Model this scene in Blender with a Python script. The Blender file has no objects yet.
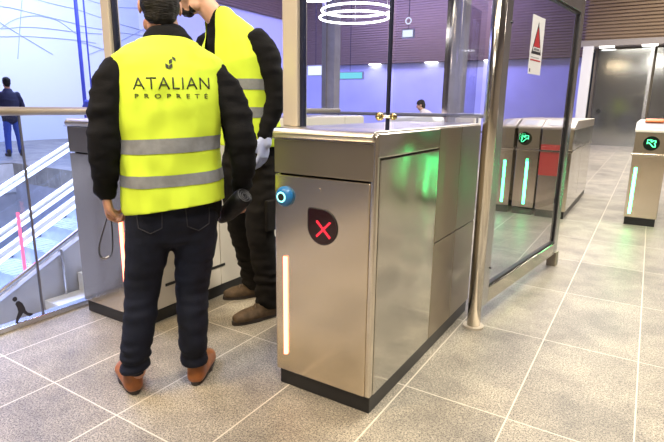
import bpy, bmesh, math, random
from mathutils import Vector as V, Matrix, noise
from mathutils.bvhtree import BVHTree
random.seed(4)
PI = math.pi
C = bpy.context.scene.collection
S = bpy.context.scene

# ------------------------------------------------------------------ materials
def newmat(name):
    m = bpy.data.materials.new(name); m.use_nodes = True
    nt = m.node_tree
    return m, nt, nt.nodes['Principled BSDF']

def pmat(name, col, rough=.5, metal=0., spec=.5, noise_amt=0., nscale=8., bump=0., bscale=60., stretch=None, emit=None, estr=0., sheen=0.):
    m, nt, b = newmat(name)
    b.inputs['Base Color'].default_value = (*col, 1)
    b.inputs['Roughness'].default_value = rough
    b.inputs['Metallic'].default_value = metal
    b.inputs['Specular IOR Level'].default_value = spec
    if sheen: b.inputs['Sheen Weight'].default_value = sheen
    tc = nt.nodes.new('ShaderNodeTexCoord'); mp = nt.nodes.new('ShaderNodeMapping')
    nt.links.new(tc.outputs['Object'], mp.inputs['Vector'])
    if stretch: mp.inputs['Scale'].default_value = stretch
    if noise_amt:
        n = nt.nodes.new('ShaderNodeTexNoise'); n.inputs['Scale'].default_value = nscale
        n.inputs['Detail'].default_value = 5
        nt.links.new(mp.outputs[0], n.inputs['Vector'])
        r = nt.nodes.new('ShaderNodeValToRGB')
        r.color_ramp.elements[0].position = .3; r.color_ramp.elements[1].position = .7
        r.color_ramp.elements[0].color = (*[c*(1-noise_amt) for c in col], 1)
        r.color_ramp.elements[1].color = (*[min(1, c*(1+noise_amt)) for c in col], 1)
        nt.links.new(n.outputs['Fac'], r.inputs[0]); nt.links.new(r.outputs[0], b.inputs['Base Color'])
    if bump:
        n2 = nt.nodes.new('ShaderNodeTexNoise'); n2.inputs['Scale'].default_value = bscale; n2.inputs['Detail'].default_value = 3
        nt.links.new(mp.outputs[0], n2.inputs['Vector'])
        bp = nt.nodes.new('ShaderNodeBump'); bp.inputs['Strength'].default_value = bump; bp.inputs['Distance'].default_value = .01
        nt.links.new(n2.outputs['Fac'], bp.inputs['Height']); nt.links.new(bp.outputs[0], b.inputs['Normal'])
    if emit:
        b.inputs['Emission Color'].default_value = (*emit, 1); b.inputs['Emission Strength'].default_value = estr
    return m

def steel(name, col, rough, brushed=(4, 4, 160), bump=.006, aniso=.6, var=.02, wavy=0):
    m, nt, b = newmat(name)
    b.inputs['Metallic'].default_value = 1
    tc = nt.nodes.new('ShaderNodeTexCoord'); mp = nt.nodes.new('ShaderNodeMapping'); mp.inputs['Scale'].default_value = brushed
    nt.links.new(tc.outputs['Object'], mp.inputs['Vector'])
    n = nt.nodes.new('ShaderNodeTexNoise'); n.inputs['Scale'].default_value = 2.5; n.inputs['Detail'].default_value = 4
    nt.links.new(mp.outputs[0], n.inputs['Vector'])
    r = nt.nodes.new('ShaderNodeMapRange'); r.inputs['To Min'].default_value = rough-var; r.inputs['To Max'].default_value = rough+var
    nt.links.new(n.outputs['Fac'], r.inputs['Value']); nt.links.new(r.outputs[0], b.inputs['Roughness'])
    n3 = nt.nodes.new('ShaderNodeTexNoise'); n3.inputs['Scale'].default_value = 2.2; n3.inputs['Detail'].default_value = 3
    nt.links.new(tc.outputs['Object'], n3.inputs['Vector'])
    cr = nt.nodes.new('ShaderNodeValToRGB'); cr.color_ramp.elements[0].position = .35; cr.color_ramp.elements[1].position = .7
    cr.color_ramp.elements[0].color = (*[c*.88 for c in col], 1); cr.color_ramp.elements[1].color = (*col, 1)
    nt.links.new(n3.outputs['Fac'], cr.inputs[0]); nt.links.new(cr.outputs[0], b.inputs['Base Color'])
    bp = nt.nodes.new('ShaderNodeBump'); bp.inputs['Strength'].default_value = bump; bp.inputs['Distance'].default_value = .002
    nt.links.new(n.outputs['Fac'], bp.inputs['Height'])
    if wavy:
        n5 = nt.nodes.new('ShaderNodeTexNoise'); n5.inputs['Scale'].default_value = 2.4; n5.inputs['Detail'].default_value = 1
        nt.links.new(tc.outputs['Object'], n5.inputs['Vector'])
        b5 = nt.nodes.new('ShaderNodeBump'); b5.inputs['Strength'].default_value = 1; b5.inputs['Distance'].default_value = wavy
        nt.links.new(n5.outputs['Fac'], b5.inputs['Height']); nt.links.new(b5.outputs[0], b.inputs['Normal'])
    b.inputs['Anisotropic'].default_value = 0
    return m

def glass(name, tint=(.93, .95, 1.), f0=1.5, rough=.0):
    m = bpy.data.materials.new(name); m.use_nodes = True; nt = m.node_tree; nt.nodes.clear()
    o = nt.nodes.new('ShaderNodeOutputMaterial'); mx = nt.nodes.new('ShaderNodeMixShader')
    t = nt.nodes.new('ShaderNodeBsdfTransparent'); t.inputs[0].default_value = (*tint, 1)
    g = nt.nodes.new('ShaderNodeBsdfGlossy'); g.inputs['Roughness'].default_value = rough
    f = nt.nodes.new('ShaderNodeFresnel'); f.inputs[0].default_value = f0
    ge = nt.nodes.new('ShaderNodeNewGeometry'); ml = nt.nodes.new('ShaderNodeMath'); ml.operation = 'MULTIPLY'
    sb = nt.nodes.new('ShaderNodeMath'); sb.operation = 'SUBTRACT'; sb.inputs[0].default_value = 1; nt.links.new(ge.outputs['Backfacing'], sb.inputs[1])
    nt.links.new(f.outputs[0], ml.inputs[0]); nt.links.new(sb.outputs[0], ml.inputs[1])
    nt.links.new(ml.outputs[0], mx.inputs[0]); nt.links.new(t.outputs[0], mx.inputs[1]); nt.links.new(g.outputs[0], mx.inputs[2])
    nt.links.new(mx.outputs[0], o.inputs[0])
    return m

def emis(name, col, st):
    m = bpy.data.materials.new(name); m.use_nodes = True; nt = m.node_tree; nt.nodes.clear()
    o = nt.nodes.new('ShaderNodeOutputMaterial'); e = nt.nodes.new('ShaderNodeEmission')
    e.inputs[0].default_value = (*col, 1); e.inputs[1].default_value = st
    nt.links.new(e.outputs[0], o.inputs[0]); return m

def floor_mat():
    m, nt, b = newmat('granite_tiles')
    L = nt.links.new; N = nt.nodes.new
    tc = N('ShaderNodeTexCoord'); sx = N('ShaderNodeSeparateXYZ'); L(tc.outputs['Object'], sx.inputs[0])
    def grid(sock, pitch, off, w):
        a = N('ShaderNodeMath'); a.operation = 'SUBTRACT'; a.inputs[1].default_value = off; L(sock, a.inputs[0])
        d = N('ShaderNodeMath'); d.operation = 'DIVIDE'; d.inputs[1].default_value = pitch; L(a.outputs[0], d.inputs[0])
        p = N('ShaderNodeMath'); p.operation = 'PINGPONG'; p.inputs[1].default_value = .5; L(d.outputs[0], p.inputs[0])
        c = N('ShaderNodeMath'); c.operation = 'LESS_THAN'; c.inputs[1].default_value = w/pitch; L(p.outputs[0], c.inputs[0])
        fl = N('ShaderNodeMath'); fl.operation = 'FLOOR'; L(d.outputs[0], fl.inputs[0])
        return c.outputs[0], fl.outputs[0]
    gx, ix = grid(sx.outputs[0], .459, -.352, .0034)
    gy, iy = grid(sx.outputs[1], .8725, 1.105, .0030)
    mx = N('ShaderNodeMath'); mx.operation = 'MAXIMUM'; L(gx, mx.inputs[0]); L(gy, mx.inputs[1])
    cv = N('ShaderNodeCombineXYZ'); L(ix, cv.inputs[0]); L(iy, cv.inputs[1])
    wn = N('ShaderNodeTexWhiteNoise'); L(cv.outputs[0], wn.inputs['Vector'])
    n1 = N('ShaderNodeTexNoise'); n1.inputs['Scale'].default_value = 95; n1.inputs['Detail'].default_value = 6; n1.inputs['Roughness'].default_value = .75
    n2 = N('ShaderNodeTexNoise'); n2.inputs['Scale'].default_value = 2.6; n2.inputs['Detail'].default_value = 6; n2.inputs['Roughness'].default_value = .65
    L(tc.outputs['Object'], n1.inputs['Vector']); L(tc.outputs['Object'], n2.inputs['Vector'])
    r1 = N('ShaderNodeValToRGB'); e = r1.color_ramp.elements
    e[0].position = .34; e[0].color = (.17, .155, .125, 1); e[1].position = .66; e[1].color = (.54, .49, .40, 1)
    L(n1.outputs['Fac'], r1.inputs[0])
    r2 = N('ShaderNodeValToRGB'); e = r2.color_ramp.elements
    e[0].position = .33; e[0].color = (.55, .54, .54, 1); e[1].position = .62; e[1].color = (1.08, 1.06, 1.0, 1)
    L(n2.outputs['Fac'], r2.inputs[0])
    m1 = N('ShaderNodeMix'); m1.data_type = 'RGBA'; m1.blend_type = 'MULTIPLY'; m1.inputs[0].default_value = 1
    L(r1.outputs[0], m1.inputs[6]); L(r2.outputs[0], m1.inputs[7])
    mr = N('ShaderNodeMapRange'); mr.inputs['To Min'].default_value = .84; mr.inputs['To Max'].default_value = 1.1; L(wn.outputs['Value'], mr.inputs['Value'])
    m2 = N('ShaderNodeMix'); m2.data_type = 'RGBA'; m2.blend_type = 'MULTIPLY'; m2.inputs[0].default_value = 1
    L(m1.outputs[2], m2.inputs[6]); L(mr.outputs[0], m2.inputs[7])
    n4 = N('ShaderNodeTexNoise'); n4.inputs['Scale'].default_value = 170; n4.inputs['Detail'].default_value = 2; L(tc.outputs['Object'], n4.inputs['Vector'])
    r4 = N('ShaderNodeValToRGB'); e = r4.color_ramp.elements; e[0].position = .40; e[0].color = (.36, .36, .36, 1); e[1].position = .49; e[1].color = (1.1, 1.1, 1.1, 1); L(n4.outputs['Fac'], r4.inputs[0])
    m4 = N('ShaderNodeMix'); m4.data_type = 'RGBA'; m4.blend_type = 'MULTIPLY'; m4.inputs[0].default_value = 1; L(m2.outputs[2], m4.inputs[6]); L(r4.outputs[0], m4.inputs[7])
    m2 = m4
    m3 = N('ShaderNodeMix'); m3.data_type = 'RGBA'; L(mx.outputs[0], m3.inputs[0]); L(m2.outputs[2], m3.inputs[6]); m3.inputs[7].default_value = (.62, .56, .45, 1)
    L(m3.outputs[2], b.inputs['Base Color'])
    b.inputs['Roughness'].default_value = .42
    bp = N('ShaderNodeBump'); bp.inputs['Strength'].default_value = .25; bp.inputs['Distance'].default_value = .003
    L(n1.outputs['Fac'], bp.inputs['Height']); L(bp.outputs[0], b.inputs['Normal'])
    return m

M = dict(
    floor=floor_mat(),
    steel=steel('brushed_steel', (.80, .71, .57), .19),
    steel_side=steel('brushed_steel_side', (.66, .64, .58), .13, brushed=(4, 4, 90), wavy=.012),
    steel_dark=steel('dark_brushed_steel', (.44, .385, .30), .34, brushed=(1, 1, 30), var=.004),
    steel_light=steel('polished_steel', (.82, .76, .66), .16),
    steel_grey=steel('satin_steel', (.58, .59, .62), .25),
    cap=steel('gate_cap_steel', (.78, .72, .62), .30),
    black=pmat('black_plastic', (.012, .012, .013), .45),
    plinth=pmat('black_plinth', (.012, .012, .014), .35, noise_amt=.3),
    blue=pmat('blue_plastic', (.015, .16, .42), .35),
    screen=pmat('dark_display', (.018, .004, .005), .12),
    dkscreen=pmat('dark_display_green', (.004, .012, .008), .15),
    red=emis('red_led', (1, .03, .05), 2.2), redstrip=emis('red_strip', (1, .22, .13), 7),
    greenl=emis('green_led', (.1, 1, .35), 5), greenstrip=emis('green_strip', (.05, 1, .28), 20),
    cyan=emis('cyan_ring', (.35, 1, .85), 2.5),
    glass=glass('clear_glass'), glass_r=glass('screen_glass', (.84, .84, .90), 1.6),
    glass_w=glass('rail_glass', (.90, .94, 1.0), 1.35),
    joint=pmat('grey_joint', (.12, .12, .15), .4), railgrey=pmat('dark_grey_rail', (.20, .20, .24), .5),
    railtan=pmat('bronze_rail', (.40, .34, .27), .3, metal=.5),
    tan=pmat('beige_coated_post', (.66, .58, .46), .35, metal=.3),
    dark=pmat('dark_profile', (.025, .028, .06), .35, metal=.4),
    bluedark=pmat('navy_profile', (.04, .05, .35), .5),
    brass=steel('brass', (.62, .48, .25), .2),
    wall=pmat('white_wall', (.80, .82, .86), .75),
    bluewall=pmat('pale_wall', (.62, .63, .78), .7, noise_amt=.12, nscale=.5),
    concrete=pmat('concrete', (.36, .35, .36), .8, noise_amt=.15, nscale=3),
    backwall=pmat('taupe_wall', (.20, .17, .13), .8, noise_amt=.1),
    ceil=pmat('ceiling_grey', (.30, .27, .25), .8),
    white=pmat('white_panel', (.80, .80, .80), .5), cream=pmat('cream_panel', (.70, .64, .54), .45),
    cap_dull=pmat('beige_gate_top', (.50, .45, .38), .35, metal=.3),
    whitetop=pmat('white_gate_top', (.80, .76, .68), .3),
    redreflect=pmat('red_reflection_paint', (.55, .05, .04), .5), orange=pmat('orange_reader', (.85, .20, .06), .4),
    graylcd=pmat('grey_label', (.45, .47, .50), .3),
    darkpanel=pmat('smoked_glass_panel', (.30, .31, .31), .11, metal=.9),
    step=pmat('escalator_tread', (.62, .63, .66), .35, metal=.4, noise_amt=.1),
    stone=pmat('pale_stone', (.62, .62, .62), .6, noise_amt=.1),
    rubber=pmat('black_rubber', (.02, .02, .02), .5),
    lamp=emis('lamp_white', (1, .97, .92), 7), lampw=emis('diffuser_white', (1, .97, .9), 3.0),
    bluestrip=emis('escalator_light', (.72, .80, 1), 3.2), pinkstrip=emis('pink_glow', (1, .16, .30), 2.0),
    signw=emis('sign_white', (.9, .95, 1), 1.3), signc=emis('sign_cyan', (.25, .85, .95), 1.0),
    skin=pmat('skin', (.50, .25, .155), .5, noise_amt=.12, nscale=20),
    skin_light=pmat('skin_light', (.62, .35, .24), .5, noise_amt=.1, nscale=20),
    hair=pmat('dark_hair', (.007, .005, .004), .55, spec=.25, bump=.8, bscale=30, stretch=(1, 1, 8)),
    fleece=pmat('black_fleece', (.007, .007, .008), .9, spec=.2, bump=.3, bscale=250),
    shirt=pmat('black_shirt', (.005, .005, .006), .85, spec=.2, bump=.2, bscale=200),
    denim=pmat('dark_denim', (.0055, .0075, .017), .8, spec=.25, noise_amt=.4, nscale=9, bump=.3, bscale=300),
    worktr=pmat('black_work_trousers', (.010, .0085, .007), .85, spec=.2, noise_amt=.3, bump=.3, bscale=200),
    hivis=pmat('high_visibility_yellow', (.66, .86, .045), .75, noise_amt=.05, nscale=6, bump=.12, bscale=400),
    band=pmat('reflective_grey', (.24, .25, .26), .5, noise_amt=.12, nscale=40),
    print_=pmat('black_print', (.02, .025, .01), .6),
    tanshoe=pmat('tan_leather', (.27, .085, .018), .42, noise_amt=.35, nscale=14),
    brownshoe=pmat('brown_suede', (.10, .065, .035), .8, noise_amt=.4, nscale=25),
    sole=pmat('shoe_sole', (.03, .022, .018), .6), glove=pmat('pale_glove', (.45, .50, .75), .7, noise_amt=.15),
    glovecuff=pmat('grey_glove_tip', (.12, .12, .17), .8),
    lace=pmat('shoe_lace', (.16, .12, .08), .8),
    coil=pmat('dark_grey_coil', (.07, .07, .075), .5),
    seam=pmat('seam_thread', (.022, .022, .03), .8),
    strap=pmat('grey_strap', (.055, .055, .06), .6), ringm=pmat('pale_end', (.5, .47, .42), .4),
    bag=pmat('black_bin_bag', (.005, .005, .006), .5, spec=.25, bump=.4, bscale=30),
    navy=pmat('navy_cloth', (.015, .018, .06), .8), jeans=pmat('blue_jeans', (.05, .10, .45), .8), bluelit=pmat('blue_lit_cloth', (.07, .09, .50), .8),  # blue cloth colour carries the blue light falling on the distant pair
    coat=pmat('pale_coat', (.75, .66, .60), .8),
    sticker=pmat('white_sticker', (.85, .85, .87), .5), stred=pmat('sticker_red', (.50, .02, .03), .5), stblk=pmat('sticker_black', (.02, .02, .03), .5),
    cable=pmat('grey_blue_line', (.50, .55, .66), .7),
)
def slat_mat():
    m, nt, b = newmat('wood_slats')
    L = nt.links.new; N = nt.nodes.new
    tc = N('ShaderNodeTexCoord'); n = N('ShaderNodeTexNoise'); mp = N('ShaderNodeMapping'); mp.inputs['Scale'].default_value = (.6, .6, 12)
    L(tc.outputs['Object'], mp.inputs[0]); L(mp.outputs[0], n.inputs['Vector']); n.inputs['Scale'].default_value = 2
    r = N('ShaderNodeValToRGB'); e = r.color_ramp.elements; e[0].color = (.20, .135, .075, 1); e[1].color = (.34, .235, .14, 1)
    L(n.outputs['Fac'], r.inputs[0]); L(r.outputs[0], b.inputs['Base Color']); b.inputs['Roughness'].default_value = .6
    return m
M['slat'] = slat_mat()

# ------------------------------------------------------------------ object helpers
def link(name, me, mat=None, parent=None):
    o = bpy.data.objects.new(name, me); C.objects.link(o)
    if mat is not None:
        for mm in (mat if isinstance(mat, (list, tuple)) else [mat]): me.materials.append(mm)
    if parent is not None: o.parent = parent
    return o
def obj(name, bm, mat, parent=None, smooth=False, bevel=0, seg=2):
    me = bpy.data.meshes.new(name); bmesh.ops.recalc_face_normals(bm, faces=bm.faces[:]); bm.to_mesh(me); bm.free()
    if smooth:
        for p in me.polygons: p.use_smooth = True
    o = link(name, me, mat, parent)
    if bevel:
        md = o.modifiers.new('bevel', 'BEVEL'); md.width = bevel; md.segments = seg; md.limit_method = 'ANGLE'; md.angle_limit = .6
    return o
def thing(name, label, cat, loc=(0, 0, 0), rz=0, group=None):
    o = bpy.data.objects.new(name, None); C.objects.link(o); o.empty_display_size = .1
    o.location = loc; o.rotation_euler = (0, 0, rz); return tag(o, label, cat, group)
def tag(o, label, cat, group=None):
    o['label'] = label; o['category'] = cat
    if group: o['group'] = group
    return o
def struct(o): o['kind'] = 'structure'; return o

def box(bm, x0, x1, y0, y1, z0, z1):
    vs = [bm.verts.new((x, y, z)) for z in (z0, z1) for y in (y0, y1) for x in (x0, x1)]
    for f in ((0, 2, 3, 1), (4, 5, 7, 6), (0, 1, 5, 4), (2, 6, 7, 3), (0, 4, 6, 2), (1, 3, 7, 5)):
        bm.faces.new([vs[i] for i in f])
    return bm
def bx(*a): return box(bmesh.new(), *a)
def prism(bm, pts, axis, a, b):
    """polygon pts (2d) extruded along axis ('x','y','z') between a and b"""
    def mk(p, t):
        return {'x': (t, p[0], p[1]), 'y': (p[0], t, p[1]), 'z': (p[0], p[1], t)}[axis]
    A = [bm.verts.new(mk(p, a)) for p in pts]; B = [bm.verts.new(mk(p, b)) for p in pts]
    n = len(pts)
    bm.faces.new(A); bm.faces.new(B[::-1])
    for i in range(n): bm.faces.new((A[i], B[i], B[(i+1) % n], A[(i+1) % n]))
    return bm
def tube(bm, pts, r, n=10, closed=False):
    pts = [V(p) for p in pts]; rings = []; m = len(pts)
    prevu = None
    for i, p in enumerate(pts):
        if closed: t = pts[(i+1) % m]-pts[i-1]
        else: t = pts[min(i+1, m-1)]-pts[max(i-1, 0)]
        t.normalize()
        if prevu is None:
            u = t.cross(V((0, 0, 1)))
            if u.length < .1: u = t.cross(V((0, 1, 0)))
        else: u = prevu-t*prevu.dot(t)
        u.normalize(); prevu = u; v = t.cross(u)
        rr = r[i] if isinstance(r, (list, tuple)) else r
        rings.append([bm.verts.new(p+u*rr*math.cos(a)+v*rr*math.sin(a)) for a in [2*PI*k/n for k in range(n)]])
    for i in range(m if closed else m-1):
        A, B = rings[i], rings[(i+1) % m]
        for k in range(n): bm.faces.new((A[k], A[(k+1) % n], B[(k+1) % n], B[k]))
    if not closed: bm.faces.new(rings[0][::-1]); bm.faces.new(rings[-1])
    return bm
def disc_y(bm, x, z, r, y0, y1, n=28, rx=None):
    return prism(bm, [(x+(rx or r)*math.cos(2*PI*k/n), z+r*math.sin(2*PI*k/n)) for k in range(n)], 'y', y0, y1)
def ring_y(bm, x, z, r, t, y, n=32):
    return tube(bm, [(x+r*math.cos(2*PI*k/n), y, z+r*math.sin(2*PI*k/n)) for k in range(n)], t, 8, True)

# ------------------------------------------------------------------ the setting
VX = -2.95   # edge of the escalator void
bm = bmesh.new(); box(bm, VX, 5, -7, 26, -.4, 0)
struct(obj('floor', bm, M['floor']))
bm = bmesh.new(); box(bm, -18, VX, 5.4, 26, -.4, 0); box(bm, -18, -11.3, -7, 5.4, -.4, 0)
f2 = struct(obj('floor_far_side', bm, M['floor']))
bm = bmesh.new(); box(bm, -18, VX, -7, 5.4, -4.6, -4.4)
struct(obj('floor_lower_level', bm, M['stone']))
bm = bmesh.new(); box(bm, -11.6, -11.3, -7, 5.4, -4.4, -.4); box(bm, -11.3, VX, 5.4, 5.6, -4.4, -.4); box(bm, VX, VX+.2, -7, 5.4, -4.4, -.4)
struct(obj('wall_void', bm, M['concrete']))
bm = bmesh.new(); box(bm, -11.32, -11.28, -7, 5.4, -.62, -.02)
struct(obj('trim_1', bm, M['stone']))
struct(obj('ceiling', bx(-18, 5, -7, 26, 8.0, 8.2), M['ceil']))
struct(obj('wall_left', bx(-17.7, -17.4, -7, 26, -.0, 8.0), M['wall']))
struct(obj('wall_far', bx(-17.4, -2.45, 24.5, 24.8, 0, 3.4), M['bluewall']))
struct(obj('wall_right', bx(4.8, 5, -7, 26, 0, 8.0), M['backwall']))
struct(obj('wall_back', bx(-17.4, 5, -7.2, -7, -4.4, 8.0), M['backwall']))
# slatted bulkheads over the far walls
def slats(name, x0, x1, y0, y1, z0, z1, along):
    bm = bmesh.new()
    box(bm, x0, x1, y0, y1, z0, z1)
    z = z0+.02
    while z < z1-.05:
        if along == 'x': box(bm, x0, x1, y0-.05, y0, z, z+.065)
        else: box(bm, x1, x1+.05, y0, y1, z, z+.075)
        z += .115
    return struct(obj(name, bm, M['slat']))
slats('wall_far_bulkhead', -17.4, -2.4, 24.2, 24.6, 3.4, 8.0, 'x')
slats('wall_right_bulkhead', -2.4, 5, 21.0, 21.3, 3.35, 8.0, 'x')
slats('wall_left_bulkhead', -17.4, -17.2, 13, 24.1, 5.7, 8.0, 'y')
struct(obj('wall_far_return', bx(-2.4, -2.2, 21.3, 24.8, 0, 3.4), M['darkpanel']))
struct(obj('ceiling_soffit', bx(-2.4, 5, 20.0, 21.0, 3.35, 3.55), M['ceil']))
# smoked glossy panels with frames under the right bulkhead
for i, (a, b) in enumerate(((-1.86, -.30), (-.12, 1.5), (1.62, 3.2), (3.3, 4.8))):
    d = bpy.data.objects.new('door_%d' % (i+1), None); C.objects.link(d); struct(d); d.location = (a, 20.6, 0)
    obj('door_panel', bx(0.0, b-a, 0, .05, .0, 3.3), M['darkpanel'], d)
    bm = bmesh.new(); box(bm, b-a, b-a+.10, -.04, .1, 0, 3.34)
    obj('door_frame', bm, M['steel_grey'], d)
    if i == 0:
        bm = bmesh.new(); disc_y(bm, .22, 1.2, .07, -.06, 0); obj('door_knob', bm, M['black'], d)
struct(obj('trim_2', bx(-2.3, -1.98, 19.9, 20.05, 0, 3.35), M['white']))
struct(obj('wall_right_return', bx(-1.98, 4.8, 20.75, 20.9, 0, 3.4), M['backwall']))

# columns between the halls
def column(x0, x1, y, h, label):
    t = thing('column', label, 'column', ((x0+x1)/2, y, 0)); w = (x1-x0)/2
    obj('shaft', bx(-w, w, -w, w, 0, h), M['concrete'], t, bevel=.03)
    obj('edge_profile', bx(-w-.05, -w+.09, -w-.05, -w+.02, 0, h), M['steel_light'], t)
    return t
column(-7.66, -7.34, 12, 8.0, 'grey square column seen through the glass under the ring lamps')
column(-4.22, -3.85, 12, 8.0, 'grey square column with pale edge behind the right end of the glass screen')

# navy posts standing in front of the bright wall
for y, r, lab in ((8.88, .05, 'thick navy blue vertical post in front of the bright wall'), (9.12, .022, 'thin navy blue vertical post right of the thick one at the bright wall')):
    o = obj('window_post', tube(bmesh.new(), [(-14, y, 0), (-14, y, 8.0)], r, 12), M['bluedark']); tag(o, lab, 'post')
# drawn arcs / taut lines on the bright wall
lines = [
 ([(7.4, 2.75), (8.007, 3.154), (8.417, 3.398), (8.923, 3.763), (9.501, 3.96), (9.941, 3.976), (10.389, 3.897), (10.957, 3.568)], 'high arched thin line bowed across the bright wall'),
 ([(7.2, 3.95), (8.496, 4.10), (9.65, 4.03), (10.993, 3.906)], 'thin line running across the bright wall above the arch'),
 ([(6.8, 3.3), (8.421, 3.432), (9.174, 3.575), (9.976, 3.629), (10.923, 3.638), (11.787, 3.682), (12.729, 3.794)], 'long nearly level thin line through the arch on the bright wall'),
 ([(6.8, 3.15), (8.392, 3.199), (9.071, 3.29), (9.867, 3.333), (10.812, 3.366), (11.664, 3.344)], 'lowest nearly level thin line on the bright wall'),
 ([(7.9, 3.95), (8.446, 3.631), (9.008, 3.337), (10.036, 2.812)], 'thin line falling to the right at the left of the bright wall'),
 ([(9.3, 4.8), (9.222, 4.375), (8.881, 2.574)], 'steep thin line crossing the arch on the bright wall'),
 ([(11.044, 4.391), (12.571, 4.157), (14, 4.0)], 'upper thin line right of the navy posts'),
 ([(10.989, 3.869), (12.541, 3.835), (14, 3.85)], 'level thin line right of the navy posts'),
 ([(10.6, 4.95), (11.545, 4.768), (12.623, 4.715), (14, 4.9)], 'topmost thin line right of the navy posts'),
 ([(11.358, 2.928), (12.503, 3.431), (14, 4.2)], 'thin line rising to the right beside the navy posts'),
 ([(9.2, 4.6), (9.776, 4.469), (11.044, 4.391)], 'short thin line near the top left of the navy posts'),
 ([(10.933, 3.342), (12.281, 3.089), (14, 2.7)], 'thin line falling to the right beside the navy posts')]
for pts, lab in lines:
    P = []
    for i in range(len(pts)-1):
        for k in range(4):
            t = k/4; p0, p1, p2, p3 = pts[max(i-1, 0)], pts[i], pts[i+1], pts[min(i+2, len(pts)-1)]
            f = lambda a, b, c, d: .5*((2*b)+(c-a)*t+(2*a-5*b+4*c-d)*t*t+(-a+3*b-3*c+d)*t**3)
            P.append((-17.38, f(p0[0], p1[0], p2[0], p3[0]), f(p0[1], p1[1], p2[1], p3[1])))
    P.append((-17.38, *pts[-1]))
    tag(obj('wall_line', tube(bmesh.new(), P, .012, 6), M['cable']), lab, 'wall decoration', 'thin lines on the bright wall')

# ------------------------------------------------------------------ glass balustrade beside the void
t = thing('glass_balustrade', 'near glass balustrade with beige steel handrail beside the escalator void', 'balustrade', (-2.94, 1.47, 0))
t_bal = t
ys = [-3.5, -1.9, -.25, 1.47, 3.15, 4.85]
for a, b in zip(ys[:-1], ys[1:]):
    obj('glass_panel', bx(-.008, .008, a-1.47+.006, b-1.47-.006, .03, 1.19), M['glass_w'], t)
    obj('joint_profile', bx(-.006, .006, b-1.47-.005, b-1.47+.005, .0, 1.19), M['joint'], t)
bm = bmesh.new(); tube(bm, [(0, -4.97, 1.215), (0, 3.38, 1.215)], .024, 14); obj('handrail', bm, M['railtan'], t, smooth=True)
obj('base_channel', bx(-.03, .03, -4.97, 3.38, .0, .035), M['steel_grey'], t, bevel=.004)
# walking figure sticker
def poly_x(bm, pts, x0, x1): return prism(bm, pts, 'x', x0, x1)
bm = bmesh.new()
ox, oz, sc = -2.925-0, .02, .17
fig = [(.16, .0), (.24, .04), (.30, .22), (.42, .42), (.40, .58), (.34, .72), (.40, .80), (.50, .80), (.62, .70), (.70, .52), (.72, .40), (.80, .30), (.98, .22), (1.0, .17), (.86, .14), (.74, .22), (.60, .34), (.46, .20), (.34, .08), (.28, -.02)]
head = [(.35+.105*math.cos(a)*.9, .90+.085*math.sin(a)) for a in [2*PI*k/14 for k in range(14)]]
figy = [(1.275+.132*p[0], oz+sc*1.0*p[1]) for p in fig]; heady = [(1.275+.132*p[0], oz+sc*p[1]) for p in head]
poly_x(bm, figy, -2.9318, -2.929); poly_x(bm, heady, -2.9318, -2.929)
tag(obj('walking_figure_sticker', bm, M['stblk']), 'black walking human figure sticker low on the glass balustrade', 'sticker')
# far railing
t = thing('far_railing', 'thin far railing with slim posts across the escalator void', 'railing', (-11.25, 5, 0))
bm = tube(bmesh.new(), [(0, -11, 1.12), (0, .4, 1.12)], .022, 8); obj('handrail', bm, M['steel_grey'], t)
for y in (-8.6, -6.6, -4.6, -2.6, -.6): obj('post', tube(bmesh.new(), [(0, y, 0), (0, y, 1.12)], .018, 8), M['steel_grey'], t)
obj('glass_panel', bx(-.006, .006, -11, .4, .06, 1.06), M['glass_w'], t)
t = thing('hall_railing', 'long grey railing behind the glass screens in the blue hall', 'railing', (-4, 9, 0))
bm = bmesh.new(); tube(bm, [(-9, 0, 1.12), (1.6, 0, 1.12)], .035, 8); obj('handrail', bm, M['railgrey'], t)
for x in (-9, -7, -5, -3, -1, 1.4): obj('post', tube(bmesh.new(), [(x, 0, 0), (x, 0, 1.12)], .02, 8), M['railgrey'], t)
bm = bmesh.new(); tube(bm, [(-9, .0, .85), (1.6, 0, .85)], .02, 8); obj('middle_rail', bm, M['railgrey'], t)

# ------------------------------------------------------------------ stairs and escalators
SL = math.tan(math.radians(27.5))
def flight(x0, x1, ytop, n, rise, mat, zend=0):
    bm = bmesh.new(); run = rise/SL; y = ytop; z = 0
    prof = [(ytop+.0, -.02)]
    pts = [(ytop+.3, 0), (ytop, 0)]
    for i in range(n):
        z -= rise; pts.append((y, z)); y -= run; pts.append((y, z))
    pts.append((y, z-.3)); pts.append((ytop+.3, -.45))
    prism(bm, pts, 'x', x0, x1)
    return bm
o = obj('staircase', flight(-4.0, -3.02, 2.62, 18, .155, M['stone']), M['stone']); struct(o)
def band(bm, x0, x1, ytop, ylen, h0, h1):
    """inclined slab following the pitch, between heights h0 and h1 above the pitch line"""
    a = ytop-ylen
    prism(bm, [(ytop, h0), (ytop, h1), (a, h1-ylen*SL), (a, h0-ylen*SL)], 'x', x0, x1); return bm
t = thing('stair_parapet', 'grey stair parapet with pale handrail just beyond the glass balustrade', 'parapet', (-4.05, 2.95, 0))
t.location = (0, 0, 0)
obj('panel', band(bmesh.new(), -4.08, -4.02, 3.1, 7.5, -.5, .50), M['concrete'], t)
bm = bmesh.new(); tube(bm, [(-4.02, 3.1, .56), (-4.02, 3.1-7.5, .56-7.5*SL)], .028, 10); obj('handrail', bm, M['steel_light'], t)
for k in range(8):
    y = 2.2-k*.85; z = (y-3.1)*SL
    obj('post', tube(bmesh.new(), [(-3.99, y, z-.15), (-3.99, y, z+.54)], .013, 8), M['steel_grey'], t)
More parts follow.
